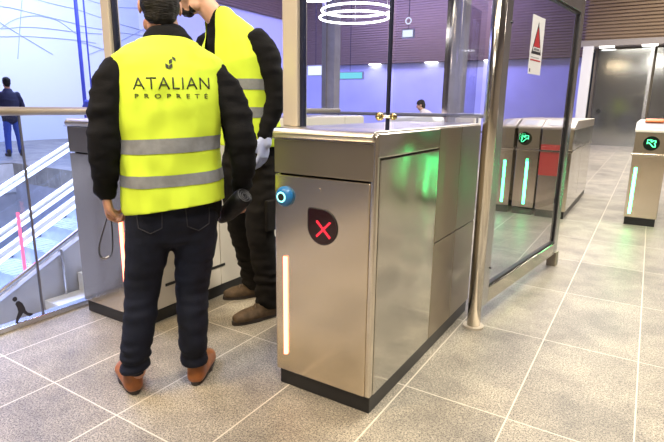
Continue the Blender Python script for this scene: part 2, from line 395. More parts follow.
def escalator(x0, x1, ytop, label, z2=-4.35):
    t = thing('escalator', label, 'escalator', (0, 0, 0), 0, 'escalators in the void')
    L = 4.35/SL
    run = .40; rise = run*SL
    y = ytop; z = 0
    for i in range(int(L/run)):
        z -= rise; y -= run
        bm = bmesh.new(); box(bm, x0+.1, x1-.1, y, y+run, z-.22, z)
        for k in range(9):
            xx = x0+.13+k*(x1-x0-.26)/9; box(bm, xx, xx+.03, y+.002, y+run, z, z+.008)
        obj('step', bm, M['step'], t)
    for xx in (x0, x1):
        obj('balustrade', band(bmesh.new(), xx-.012, xx+.012, ytop+.4, L, .05, .92), M['glass_w'], t)
        obj('skirt', band(bmesh.new(), xx-.08, xx+.08, ytop+.4, L, -.75, .07), M['steel_grey'], t)
        bm = tube(bmesh.new(), [(xx, ytop+1.0, .90), (xx, ytop+.6, 1.0), (xx, ytop+.4, .95), (xx, ytop+.4-L, .95-L*SL)], .04, 10)
        obj('handrail', bm, M['step'], t)
        bm = tube(bmesh.new(), [(xx, ytop+.4, .885), (xx, ytop+.4-L, .885-L*SL)], .026, 8)
        obj('handrail_light', bm, M['bluestrip'], t)
        bm = tube(bmesh.new(), [(xx+.085, ytop+.4, .09), (xx+.085, ytop+.4-L, .09-L*SL)], .020, 8)
        obj('skirt_light', bm, M['bluestrip'], t)
    return t
escalator(-5.5, -4.35, 4.35, 'nearer escalator with glowing handrails beyond the stair parapet')
escalator(-7.3, -6.1, 4.5, 'farther escalator with glowing handrails beside the dark void wall')
bm = tube(bmesh.new(), [(-4.2, 2.0, -1.35), (-4.2, 2.0, .40)], .013, 8)  # upright pink emissive tube rising behind the parapet
tag(obj('glow_tube', bm, M['pinkstrip']), 'pinkish red vertical glowing tube among the escalators', 'light strip')

# ------------------------------------------------------------------ ticket gates
def gate(name, label, x0, x1, y0, y1, h, group='ticket gate cabinets'):
    """body of a gate cabinet, origin at front left foot"""
    t = thing(name, label, 'ticket gate', (x0, y0, 0), 0, group)
    return t
def big_gate(x0, y0, y1, w, label, led_x, sides):
    t = gate('ticket_gate', label, x0, x0+w, y0, y1, 1.18)
    D = y1-y0; H = 1.18
    obj('plinth', bx(.012, w-.006, .012, D-.012, 0, .075), M['plinth'], t, bevel=.004)
    # front lower panel
    obj('front_panel', bx(.0, w-.026, 0, .03, .078, .982), M['steel'], t, bevel=.004)
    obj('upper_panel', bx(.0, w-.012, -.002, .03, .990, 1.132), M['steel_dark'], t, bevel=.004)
    # rounded cap: profile in y-z, rolled front edge
    bm = bmesh.new()
    prof = [(.01, 1.135), (-.012, 1.137), (-.016, 1.150)]
    prof += [(-.016+.032*(1-math.cos(a)), 1.150+.028*math.sin(a)) for a in [PI/2*k/6 for k in range(1, 7)]]
    prof += [(D, 1.178), (D, 1.135)]
    prism(bm, prof, 'x', 0, w-.012)
    obj('top_cap', bm, M['cap'], t, bevel=.006, seg=3)
    obj('cap_seam', bx(.0, w-.014, -.0185, -.013, 1.133, 1.1365), M['steel_light'], t)
    obj('core', bx(.012, w-.018, .028, D, .075, 1.14), M['black'], t)
    # corner posts
    obj('corner_trim', bx(w-.026, w, -.001, .03, .078, 1.165), M['steel_light'], t, bevel=.008, seg=3)
    # right side panels
    ss = [(.035, .62*D/1.0 if D < 1 else .66), (.665, D-.36), (D-.355, D-.0)]
    for i, (a, b) in enumerate(ss):
        if i == 0:
            obj('side_panel', bx(w-.022, w, a, b, .078, 1.07), M[sides], t, bevel=.003)
            obj('side_cap', bx(w-.022, w+.002, a-.03, b, 1.075, 1.170), M['steel_side'], t, bevel=.008, seg=3)
        else:
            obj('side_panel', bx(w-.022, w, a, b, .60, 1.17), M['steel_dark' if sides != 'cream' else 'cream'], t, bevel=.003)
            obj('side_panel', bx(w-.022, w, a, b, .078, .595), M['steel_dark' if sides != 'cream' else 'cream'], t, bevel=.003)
    # left side panels
    n = 3
    for i in range(n):
        a = .03+i*(D-.03)/n; b = a+(D-.03)/n-.006
        obj('side_panel', bx(0, .014, a, b, .078, 1.132), M[sides], t, bevel=.003)
    s = bmesh.new(); 
    tube(s, [(led_x, -.003, .165), (led_x, -.003, .625)], .0095, 10)
    obj('red_light_strip', s, M['redstrip'], t, smooth=True)['label'] = 'glowing red light strip'
    return t
gA = big_gate(-1.330, 1.675, 3.02, .485, 'large stainless steel ticket gate in the foreground with blue reader and red cross', .056, 'steel_side')
gA['label'] = 'large stainless steel ticket gate in the foreground with blue reader and red cross'
X0 = -1.330
# reader
bm = bmesh.new(); prof = [(0, .0), (.043, .0), (.043, .010), (.036, .022), (.026, .028), (0, .028)]
def lathe_y(bm, cx, cz, prof, n=32):
    rings = []
    for r, d in prof:
        if r == 0: rings.append([bm.verts.new((cx, -d, cz))])
        else: rings.append([bm.verts.new((cx+r*math.cos(2*PI*k/n), -d, cz+r*math.sin(2*PI*k/n))) for k in range(n)])
    for A, B in zip(rings[:-1], rings[1:]):
        for k in range(n):
            if len(A) == 1 and len(B) == 1: continue
            if len(A) == 1: bm.faces.new((A[0], B[k], B[(k+1) % n]))
            elif len(B) == 1: bm.faces.new((A[k], B[0], A[(k+1) % n]))
            else: bm.faces.new((A[k], B[k], B[(k+1) % n], A[(k+1) % n]))
    return bm
rd = obj('card_reader', lathe_y(bm, .058, .892, prof), M['blue'], gA, smooth=True); rd['label'] = 'round blue card reader'
bm = bmesh.new(); disc_y(bm, .056, .892, .016, -.031, -.027); obj('reader_centre', bm, M['black'], rd)
bm = bmesh.new(); ring_y(bm, .056, .892, .0195, .0032, -.029); obj('reader_ring', bm, M['cyan'], rd, smooth=True)
# teardrop display
def teardrop(cx, cz, r, kx=1., kz=1.12):
    pts = []
    for k in range(28):
        a = PI/2-2*PI*k/28*.75-0  # from top going clockwise three quarters to the left
        pts.append((cx+r*kx*math.cos(a), cz+r*kz*math.sin(a)))
    pts.append((cx-r*kx, cz+r*kz*.0)); pts.append((cx-r*kx*1.0, cz+r*kz*.85)); pts.append((cx-r*kx*.93, cz+r*kz*1.0)); pts.append((cx-r*kx*.8, cz+r*kz*1.02))
    return pts
bm = bmesh.new(); prism(bm, teardrop(.246, .783, .069, 1., 1.05), 'y', -.004, .002)
dsp = obj('display', bm, M['screen'], gA); dsp['label'] = 'teardrop-shaped dark display'
bm = bmesh.new(); tube(bm, [(p[0], -.003, p[1]) for p in teardrop(.246, .783, .0705, 1., 1.05)], .0022, 6, True); obj('display_rim', bm, M['black'], dsp)
bm = bmesh.new()
for s in (-1, 1):
    for k in range(-5, 6):
        disc_y(bm, .252+k*.0060, .776+s*k*.0060, .0032, -.0075, -.004, 10)
        if abs(k) > 0: disc_y(bm, .252+k*.0060+.004, .776+s*k*.0060, .0022, -.0072, -.004, 8)
        disc_y(bm, .252+k*.0060, .776+s*k*.0060-.005, .0018, -.0070, -.004, 8)
obj('red_cross', bm, M['red'], dsp)['label'] = 'glowing red LED cross'
bm = bmesh.new(); disc_y(bm, .228, .935, .007, -.003, .001, 16); obj('keyhole', bm, M['steel_light'], gA)

gB = big_gate(-2.838, 1.675, 4.30, .515, 'stainless steel ticket gate behind the man seen from behind', .425, 'cream')
gB['label'] = 'stainless steel ticket gate behind the man seen from behind, its red strip beside his hand'
# black slots on gate B passage side
for a in (.20, .50, .82, 1.14, 1.5):
    obj('slot', bx(.5152, .5185, a, a+.20, .205, .222), M['black'], gB)

# glass screens on top of gate A
def glass_door(label):
    t = thing('glass_screen', label, 'glass screen', (-1.33, 1.80, 1.178))
    return t
t = glass_door('clear glass screen across the foreground gate top between beige post and dark post')
obj('beige_post', bx(-.035, .043, -.02, .055, 0, 1.3), M['tan'], t, bevel=.006)['label'] = 'beige metal post'
obj('edge_profile', bx(.043, .056, .0, .03, 0, 1.3), M['dark'], t)
obj('pane', bx(.056, .438, .010, .020, .004, 1.3), M['glass'], t)
t2 = thing('glass_screen', 'clear glass screen along the right edge of the foreground gate top', 'glass screen', (-.868, 1.80, 1.178))
obj('dark_post', tube(bmesh.new(), [(-.008, .015, 0), (-.008, .015, 1.3)], .0085, 12), M['dark'], t2)
obj('pane', bx(.004, .014, .03, 1.20, .002, 1.3), M['glass'], t2)
obj('pane', bx(-.03, -.02, .72, 1.20, .002, .62), M['glass_r'], t2)['label'] = 'shorter rear pane'
for sx, r in ((-1, .017), (1, .013)):
    bm = bmesh.new(); lathe_y(bm, -.008+sx*.030, .052, [(0, 0), (r, 0), (r, .012), (r*.75, .018), (r*.4, .016), (0, .010)])
    o = obj('lock_disc', bm, M['brass'], t2, smooth=True); o.location = (0, .01, 0)
bm = tube(bmesh.new(), [(-.04, .008, .052), (.025, .008, .052)], .007, 8); obj('lock_bar', bm, M['steel_light'], t2)
# glass screen on gate B
t = thing('glass_screen', 'glass screen with beige post rising behind the man seen from behind', 'glass screen', (-2.56, 1.80, 1.178))
obj('beige_post', bx(-.03, .035, -.02, .05, 0, 1.3), M['tan'], t, bevel=.006)
obj('edge_profile', bx(.035, .050, .0, .03, 0, 1.3), M['dark'], t)
obj('pane', bx(.050, .23, .010, .020, .004, 1.3), M['glass'], t)

# round pole and framed glass screen right of gate A
o = obj('round_pole', tube(bmesh.new(), [(-.738, 2.80, .012), (-.738, 2.80, 2.6)], .038, 28), M['steel_light'], smooth=True)
pole = thing('steel_pole', 'round polished steel pole standing against the rear of the foreground gate', 'pole', (-.738, 2.80, 0))
o.parent = pole; o.name = 'shaft'
for v in o.data.vertices: v.co.x += .738; v.co.y -= 2.80
bm = bmesh.new(); tube(bm, [(0, 0, 0), (0, 0, .012)], .06, 28); obj('foot_ring', bm, M['tan'], pole)
ang = -math.atan2(.185, 1.45)
t = thing('framed_glass_gate', 'large framed glass screen with warning sticker right of the round pole', 'glass screen', (-.735, 2.90, 0), ang)
# local y runs along the frame
LY = 1.50
obj('stile', bx(-.022, .022, -.045, .065, .10, 2.1), M['steel_grey'], t, bevel=.006)
obj('stile', bx(-.022, .022, LY-.09, LY, .10, 2.06), M['steel_grey'], t, bevel=.006)
obj('bottom_rail', bx(-.022, .022, .065, LY-.09, .105, .205), M['steel_side'], t, bevel=.006)
obj('top_rail', bx(-.022, .022, .065, LY-.09, 1.96, 2.06), M['steel_grey'], t, bevel=.006)
bm = bmesh.new(); box(bm, -.014, .014, .065, LY-.09, .205, .220); box(bm, -.014, .014, LY-.105, LY-.09, .220, 1.96); box(bm, -.014, .014, .065, LY-.09, 1.945, 1.96); box(bm, -.014, .014, .065, .075, .220, 1.945)
obj('gasket', bm, M['black'], t)
obj('pane', bx(-.006, .006, .075, LY-.105, .225, 1.945), M['glass_r'], t)
obj('foot', bx(-.035, .035, LY-.06, LY+.02, .0, .12), M['steel_dark'], t, bevel=.004)
for z in (.33, 1.72):
    obj('bolt', tube(bmesh.new(), [(.02, .055, z), (.028, .055, z)], .006, 10), M['black'], t)
for z in (.5, 1.5): obj('hinge', tube(bmesh.new(), [(.0, -.050, z-.03), (0, -.050, z+.03)], .008, 12), M['steel_grey'], t)
# sticker on the pane
st = thing('warning_sticker', 'white sticker with dark and red warning triangle on the framed glass screen', 'sticker', (-.735, 2.90, 0), ang)
sy0, sy1 = .425, .655
sz0, sz1 = 1.475, 1.815
obj('paper', bx(.0062, .0075, sy0, sy1, sz0, sz1), M['sticker'], st)
def tri(y0, y1, z0, z1, x): return prism(bmesh.new(), [(y0, z0), (y1, z0), ((y0+y1)/2, z1)], 'x', .0075, x)
obj('triangle', tri(sy0+.025, sy1-.025, 1.595, 1.785, .0080), M['stblk'], st)
obj('triangle_fill', tri(sy0+.058, sy1-.058, 1.637, 1.755, .0084), M['stred'], st)
obj('triangle_band', bx(.0084, .0087, sy0+.05, sy1-.05, 1.612, 1.635), M['sticker'], st)
obj('red_line', bx(.0075, .0081, sy0+.02, sy1-.02, 1.555, 1.563), M['stred'], st)
obj('small_mark', bx(.0075, .0081, sy0+.018, sy0+.035, 1.487, 1.507), M['stblk'], st)
bm = bmesh.new()
for k in range(9): box(bm, .0087, .0089, sy0+.062+k*.012, sy0+.070+k*.012, 1.616, 1.630)
obj('lettering', bm, M['stblk'], st)
for z in (1.53,):
    bm = bmesh.new()
    obj('text_line', box(bm, .0075, .0080, sy0+.02, sy1-.05, 1.572, 1.578), M['graylcd'], st)

def arrow_disc(par, cx, cz, r, flip=False):
    bm = bmesh.new(); disc_y(bm, cx, cz, r, -.006, .002); d = obj('display', bm, M['dkscreen'], par); d['label'] = 'round dark display'
    # bent arrow pointing up left, outlined
    s = r*.62
    P = [(-.75, .75), (.15, .75), (-.12, .48), (.25, .48), (.25, .75), (.75, .75), (.75, -.1), (.45, -.1), (.2, -.75), (-.25, -.45), (-.1, -.05), (-.40, .20), (-.75, -.15)]
    P = [(-.8, .75), (.10, .75), (-.15, .50), (.05, .30), (.35, .62), (.80, .62), (.80, .25), (.55, .0), (.80, -.30), (.80, -.75), (.40, -.75), (-.18, -.12), (-.40, .12), (-.50, .20), (-.80, -.15)]
    pts = [(cx+(-p[0] if flip else p[0])*s, -.009, cz+p[1]*s) for p in P]
    bm = tube(bmesh.new(), pts, r*.055, 6, True); obj('green_arrow', bm, M['greenl'], d)['label'] = 'glowing green arrow'
def back_gate(x0, y0, w, D, label, led, disp, redrefl=False, flip=False, cap=M['whitetop']):
    t = gate('ticket_gate', label, x0, x0+w, y0, y0+D, 1.1, 'ticket gates of the rear row')
    obj('plinth', bx(.01, w-.01, .01, D, 0, .085), M['plinth'], t)
    obj('front_panel', bx(0, w, 0, .03, .088, .775), M['steel'], t, bevel=.004)
    obj('ledge', bx(-.012, w+.012, -.02, D, .775, .80), M['steel_light'], t, bevel=.004)
    obj('display_panel', bx(.0, w, -.002, .03, .80, 1.03), M['steel_dark'], t, bevel=.004)
    obj('body', bx(.006, w-.006, .03, D, .085, 1.03), M['steel_grey'], t)
    for a, b in ((.035, D*.45), (D*.45+.01, D-.01)):
        obj('side_panel', bx(w-.01, w, a, b, .088, .775), M['steel_side'], t)
        obj('side_panel', bx(w-.01, w, a, b, .80, 1.03), M['steel_side'], t)
        obj('side_panel', bx(0, .01, a, b, .088, 1.03), M['steel_side'], t)
    # sloped cap
    bm = bmesh.new(); prism(bm, [(-.02, 1.03), (-.02, 1.06), (.22, 1.135), (D, 1.135), (D, 1.03)], 'x', -.008, w+.008)
    obj('top_cap', bm, cap, t, bevel=.008)
    th = math.atan2(.075, .24)
    bm = bmesh.new(); prism(bm, [(.02, 1.0745), (.02, 1.0785), (.17, 1.1255), (.17, 1.1215)], 'x', w*.2, w*.8); obj('top_label', bm, M['graylcd'], t)
    if led is not None:
        obj('green_light_strip', tube(bmesh.new(), [(led, -.004, .13), (led, -.004, .645)], .014, 10), M['greenstrip'], t)['label'] = 'glowing green light strip'
    if disp: arrow_disc(t, disp, .915, .078, flip)
    if redrefl: obj('red_reflection', bx(.0, w*.62, -.006, 0, .50, .86), M['redreflect'], t)  # red reflection put on the front as a coloured plate
    return t
gD = back_gate(-.125, 6.48, .315, 2.0, 'ticket gate at the right edge with green arrow and orange topped reader', .050, .160)
bm = bmesh.new(); prism(bm, [(.16, 1.136), (.16, 1.152), (.20, 1.172), (.42, 1.172), (.42, 1.136)], 'x', .07, .25); obj('orange_reader', bm, M['orange'], gD, bevel=.006)
back_gate(.62, 6.48, .46, 2.0, 'ticket gate beyond the right edge with green strip mirrored in the foreground gate', .14, .228)
back_gate(-1.54, 6.35, .17, 1.9, 'narrow gate copy for the green strip doubled by reflection in the framed glass', .085, None, cap=M['cap_dull'])  # gate built for the doubled image of its neighbour in the glass
back_gate(-1.33, 6.35, .25, 1.9, 'ticket gate with green strip and arrow seen through the framed glass', .135, .085, flip=True, cap=M['cap_dull'])
back_gate(-1.055, 6.32, .335, 2.2, 'ticket gate with a red reflection painted on its front behind the right edge of the framed glass', None, None, redrefl=True, cap=M['cap_dull'])

# ------------------------------------------------------------------ far fixtures
t = thing('ring_chandelier', 'two glowing white ring lamps hung together behind the glass', 'lamp', (-5.62, 9.9, 0))
def ringl(cx, cy, z, r, tilt=0, th=.022):
    return tube(bmesh.new(), [(cx+r*math.cos(2*PI*k/64), cy+r*math.sin(2*PI*k/64), z+tilt*r*math.cos(2*PI*k/64)) for k in range(64)], th, 8, True)
obj('ring', ringl(0.02, 0, 3.24, .74, .02), M['lamp'], t); obj('ring', ringl(-.03, 0, 3.10, .74, .02), M['lamp'], t)
for a in (0, 2.1, 4.2):
    obj('suspension_wire', tube(bmesh.new(), [(.74*math.cos(a), .74*math.sin(a), 3.08), (.7*math.cos(a), .7*math.sin(a), 7.99)], .005, 6), M['steel_grey'], t)
t = thing('ring_lamp', 'partly visible glowing ring lamp above and left of the ring pair', 'lamp', (-6.45, 9.2, 0))
obj('ring', ringl(0, 0, 3.47, .55, -.06), M['lamp'], t)
for a in (0, 2.1, 4.2):
    obj('suspension_wire', tube(bmesh.new(), [(.55*math.cos(a), .55*math.sin(a), 3.47), (.5*math.cos(a), 0*0+.5*math.sin(a), 7.99)], .005, 6), M['steel_grey'], t)
def flat_sign(name, x0, x1, y, z0, z1, mat, label, cat='sign'):
    t = thing(name, label, cat, ((x0+x1)/2, y, z0)); w = (x1-x0)/2; h = z1-z0
    obj('casing', bx(-w-.04, w+.04, .0, .12, -.04, h+.04), M['graylcd'], t, bevel=.01)
    obj('face', bx(-w, w, -.012, 0, 0, h), mat, t)
    return t
for a in (flat_sign('hanging_sign', -13.14, -12.4, 19, 2.55, 2.93, M['signw'], 'small white lit sign at the left edge of the glass screen'),
          flat_sign('hanging_sign', -11.64, -10.42, 19, 2.38, 2.62, M['signc'], 'wide turquoise lit sign on the blue wall'),
          flat_sign('emergency_light', -8.66, -8.24, 19, 3.9, 4.15, M['signw'], 'small white emergency light on the slatted wall', 'lamp')):
    hz_ = a.location.z
    obj('hanger', tube(bmesh.new(), [(0, .06, .3), (0, .06, 8.0-hz_)], .012, 6), M['dark'], a)
t = thing('round_signal', 'small ringed white disc above the emergency light', 'sign', (-8.42, 18.95, 4.48))
bm = bmesh.new(); ring_y(bm, 0, 0, .11, .022, 0); obj('ring', bm, M['signw'], t); obj('hanger', tube(bmesh.new(), [(0, .03, .1), (0, .03, 3.5)], .01, 6), M['dark'], t)
for (x, z) in ((-1.6, 3.34), (-.35, 3.34)):
    tag(obj('ceiling_light', bx(x-.22, x+.22, 20.02, 20.25, z-.03, 3.35), M['lamp']), 'small bright strip light under the soffit, %s' % ('above the knob panel' if x < -1 else 'above the right panel frame'), 'lamp')
for (x) in (-12.6, -9.5, -6.6):
    o = obj('ceiling_light', bx(x-.3, x+.3, 24.22, 24.45, 3.36, 3.40), M['lamp']); tag(o, {-12.6: 'leftmost small strip light along the foot of the slatted wall', -9.5: 'middle small strip light along the foot of the slatted wall', -6.6: 'rightmost small strip light along the foot of the slatted wall'}[x], 'lamp')
# floor-level white desk and standing objects in the blue hall
t = thing('white_desk', 'rounded white desk beyond the foreground gate in the blue hall', 'desk', (-4.25, 10.3, 0))
bm = bmesh.new(); prism(bm, [(-.58, 0), (-.58, .98), (-.5, 1.04), (.1, 1.09), (.42, 1.12), (.50, 1.0), (.50, 0)], 'y', -.3, .3); obj('body', bm, M['white'], t, bevel=.05, seg=4)
obj('worktop', bx(-.40, .40, -.25, .25, 1.10, 1.14), M['graylcd'], t, bevel=.01)
t = thing('white_cabinet', 'small white cabinet right of the far desk', 'cabinet', (-3.28, 10.7, 0))
obj('body', bx(-.22, .22, -.2, .2, 0, 1.14), M['white'], t, bevel=.02); obj('door', bx(-.2, .2, -.215, -.2, .05, 1.05), M['cream'], t)
t = thing('bench', 'low grey bench behind the beige post in the blue hall', 'bench', (-6.1, 7.6, 0))
obj('seat', bx(-.75, .75, -.2, .2, 1.00-.12, 1.00), M['concrete'], t, bevel=.01)
obj('leg', bx(-.7, -.6, -.18, .18, 0, .88), M['concrete'], t); obj('leg', bx(.6, .7, -.18, .18, 0, .88), M['concrete'], t)
# ------------------------------------------------------------------ people
def ringloft(bm, pts, ab, side, n=20):
    """closed tube; ab = (half width along side, half depth) per point"""
    pts = [V(p) for p in pts]; side = V(side); rings = []; m = len(pts)
    def mk(p, t, a, b):
        u = side-t*side.dot(t)
        if u.length < .05: u = V((0, 1, 0))-t*t.y
        u.normalize(); v = t.cross(u)
        return [bm.verts.new(p+u*a*math.cos(w)+v*b*math.sin(w)) for w in [2*PI*k/n for k in range(n)]]
    T = []
    for i in range(m):
        t = pts[min(i+1, m-1)]-pts[max(i-1, 0)]; T.append(t.normalized())
    def cap(p, t, a, b, s):
        for q in ((.5, .87), (.85, .53)): yield p+t*s*min(a, b)*q[0]*.9, q[1]
    seq = []
    c0 = list(cap(pts[0], T[0], *ab[0], -1))[::-1]
    for p, k in c0: seq.append((p, T[0], ab[0][0]*k, ab[0][1]*k))
    for i in range(m): seq.append((pts[i], T[i], *ab[i]))
    for p, k in cap(pts[-1], T[-1], *ab[-1], 1): seq.append((p, T[-1], ab[-1][0]*k, ab[-1][1]*k))
    for s in seq: rings.append(mk(*s))
    for A, B in zip(rings[:-1], rings[1:]):
        for k in range(n): bm.faces.new((A[k], A[(k+1) % n], B[(k+1) % n], B[k]))
    bm.faces.new(rings[0][::-1]); bm.faces.new(rings[-1])
    return bm
def chain(bm, pts, rs, n=14, sub=3):
    P, R = [], []
    pts = [V(p) for p in pts]
    for i in range(len(pts)-1):
        for k in range(sub):
            t = k/sub
            p0, p1, p2, p3 = pts[max(i-1, 0)], pts[i], pts[i+1], pts[min(i+2, len(pts)-1)]
            P.append(.5*((2*p1)+(p2-p0)*t+(2*p0-5*p1+4*p2-p3)*t*t+(-p0+3*p1-3*p2+p3)*t**3)); R.append(rs[i]+(rs[i+1]-rs[i])*t)
    P.append(pts[-1]); R.append(rs[-1])
    return ringloft(bm, P, [(r, r) for r in R], (0.31, .2, .93) if abs((pts[-1]-pts[0]).normalized().z) < .8 else (1, 0, 0), n)
def blob(bm, c, r, n=14):
    c = V(c); mat = Matrix.Translation(c) @ Matrix.Diagonal((*r, 1))
    bmesh.ops.create_uvsphere(bm, u_segments=n, v_segments=n, radius=1, matrix=mat); return bm
def fuse(bm, name, voxel, smooth=4, disp=None, dec=None):
    me = bpy.data.meshes.new(name); bmesh.ops.recalc_face_normals(bm, faces=bm.faces[:]); bm.to_mesh(me); bm.free()
    o = bpy.data.objects.new(name, me); C.objects.link(o)
    md = o.modifiers.new('r', 'REMESH'); md.mode = 'VOXEL'; md.voxel_size = voxel; md.use_smooth_shade = True
    if smooth: ms = o.modifiers.new('s', 'SMOOTH'); ms.factor = .5; ms.iterations = smooth
    dg = bpy.context.evaluated_depsgraph_get(); dg.update()
    res = bpy.data.meshes.new_from_object(o.evaluated_get(dg)); bpy.data.objects.remove(o); bpy.data.meshes.remove(me)
    if disp:
        ns = [v.normal.copy() for v in res.vertices]
        for v, nn in zip(res.vertices, ns): v.co += nn*disp(v.co)
    for p in res.polygons: p.use_smooth = True
    res.name = name
    return res
def hand(bm, w, d, n, th, curl=.5, s=1.):
    """w wrist, d direction of the hand, n palm normal (fingers curl towards it), th side of the thumb (+1/-1 along d x n)"""
    w, d, n = V(w), V(d).normalized(), V(n); n = (n-d*n.dot(d)).normalized(); a = d.cross(n).normalized()*th
    ringloft(bm, [w-d*.03, w, w+d*.03*s, w+d*.065*s, w+d*.088*s], [(.026, .021), (.027, .019), (.037*s, .017), (.041*s, .015), (.038*s, .012)], a, 14)
    for i, (off, ln) in enumerate(((.030, .072), (.010, .082), (-.011, .076), (-.031, .058))):
        b = w+d*(.080-.004*abs(i-1))*s+a*off*s; p = [b-d*.02*s, b]; c = 0
        dd = (d+a*off*1.2).normalized(); q = b
        for k, f in enumerate((.45, .30, .25)):
            c += curl*(1.0 if k else .8)
            q = q+(dd*math.cos(c)+n*math.sin(c))*ln*f*s; p.append(q)
        chain(bm, p, [.009*s, .0092*s, .0086*s, .008*s, .0068*s], 10, 2)
    b = w+d*.018*s+a*.024*s
    chain(bm, [w+d*.005*s+a*.01, b+n*.006, b+(d*.030+a*.018+n*.012)*s, b+(d*.058+a*.016+n*.026)*s], [.013*s, .0135*s, .011*s, .008*s], 10, 2)

def headbm(bm, c, F, R, tilt=0):
    """head centred on c, facing F with right side R"""
    c, F, R = V(c), V(F), V(R); U = R.cross(F)
    m = Matrix((( R.x, F.x, U.x, c.x), (R.y, F.y, U.y, c.y), (R.z, F.z, U.z, c.z), (0, 0, 0, 1)))
    def el(x, y, z, a, b, cc): 
        b2 = bmesh.new(); bmesh.ops.create_uvsphere(b2, u_segments=18, v_segments=14, radius=1, matrix=Matrix.Translation((x, y, z)) @ Matrix.Diagonal((a, b, cc, 1)))
        b2.transform(m); mm = bpy.data.meshes.new('x'); b2.to_mesh(mm); b2.free(); bm.from_mesh(mm); bpy.data.meshes.remove(mm)
    el(0, -.005, .03, .073, .092, .082); el(0, .02, -.03, .060, .068, .080); el(0, .045, -.085, .034, .035, .028)
    el(0, .098, -.012, .011, .020, .022); el(0, .085, .012, .009, .012, .028)
    for s in (-1, 1):
        el(s*.030, .078, .025, .024, .014, .009); el(s*.032, .074, .006, .013, .011, .009)
        el(s*.077, -.005, -.008, .009, .017, .030); el(s*.040, .062, -.028, .022, .02, .02)
        el(s*.048, .02, -.07, .022, .035, .028)
    el(0, .084, -.052, .022, .010, .006); el(0, .082, -.063, .019, .010, .006)
    return m
def xf(o, org, F):
    """own frame -> world placement of the thing"""
    o.location = (*org, 0); o.rotation_euler = (0, 0, math.atan2(F[1], F[0])-PI/2)

def nz(p, s, o=0): return noise.noise(V((p.x*s[0]+o, p.y*s[1]+o, p.z*s[2]+o)))

def split_bands(me, parent, bands, slope, off=.0025, namee='reflective_band'):
    """cut the band zones out of the vest mesh and give each its own slightly raised mesh"""
    out = []
    for (z0, z1) in bands:
        bm = bmesh.new(); bm.from_mesh(me)
        nrm = V((-slope, 0, 1)).normalized()
        bmesh.ops.bisect_plane(bm, geom=bm.verts[:]+bm.edges[:]+bm.faces[:], plane_co=(0, 0, z0), plane_no=nrm, clear_inner=True)
        bmesh.ops.bisect_plane(bm, geom=bm.verts[:]+bm.edges[:]+bm.faces[:], plane_co=(0, 0, z1), plane_no=nrm, clear_outer=True)
        bm.normal_update()
        for v in bm.verts: v.co += v.normal*off
        m2 = bpy.data.meshes.new(namee); bm.to_mesh(m2); bm.free()
        for p in m2.polygons: p.use_smooth = True
        out.append(link(namee, m2, M['band'], parent))
    return out

def shoe(parent, heel, toe, mat, name='shoe', lace=False, ht=.115, sz=1.08):
    heel, toe = V(heel), V(toe); d = (toe-heel).normalized(); L = (toe-heel).length; side = V((d.y, -d.x, 0))
    bm = bmesh.new()
    P = lambda t, z: heel+d*L*t+V((0, 0, z))
    ringloft(bm, [P(.07, .045), P(.25, .048), P(.5, .046), P(.75, .040), P(.92, .034)], [(.038*sz, .040*sz), (.040*sz, .044*sz), (.045*sz, .042*sz), (.048*sz, .036*sz), (.036*sz, .027*sz)], side, 16)
    ringloft(bm, [P(.14, .04), P(.15, .085), P(.17, ht+.02)], [(.040*sz, .050*sz), (.039*sz, .048*sz), (.043*sz, .052*sz)], side, 16)
    ringloft(bm, [P(.2, .06), P(.4, .072), P(.6, .055)], [(.034*sz, .04*sz), (.034*sz, .036*sz), (.032*sz, .026*sz)], side, 14)
    for v in bm.verts: v.co.z = max(v.co.z, .014)
    me = fuse(bm, name, .006, 3)
    o = link(name, me, mat, parent)
    bm = bmesh.new()
    out = []
    for k in range(36):
        a = 2*PI*k/36; t = .5-.5*math.cos(a); w = .046*math.sin(a); 
        w *= (.80 if t < .45 else 1.0) if True else 1
        w = math.copysign(abs(w)**.8*.046**.2, w)
        out.append((heel+d*(L*(-.035+1.06*t))+side*w))
    A = [bm.verts.new((p.x, p.y, 0.0)) for p in out]; B = [bm.verts.new((p.x, p.y, .024)) for p in out]
    bm.faces.new(A); bm.faces.new(B[::-1])
    for i in range(36): bm.faces.new((A[i], A[(i+1) % 36], B[(i+1) % 36], B[i]))
    obj('sole', bm, M['sole'], o, bevel=.004)
    if lace:
        bm = bmesh.new()
        for k in range(4):
            t = .36+k*.08; c = heel+d*L*t; z = .120-k*.010
            tube(bm, [c-side*.026+V((0, 0, z-.012))+d*.01, c+V((0, 0, z+.003)), c+side*.026+V((0, 0, z-.012))-d*.008], .0035, 6)
        obj('laces', bm, M['lace'], o)
    return o

# ---------- man seen from behind
m1 = thing('person', 'person seen from behind in yellow high-visibility vest, dark jeans and tan shoes', 'person')
xf(m1, (-1.695, 1.431), (-.788, .616))
R = (1, 0, 0); F = (0, 1, 0)
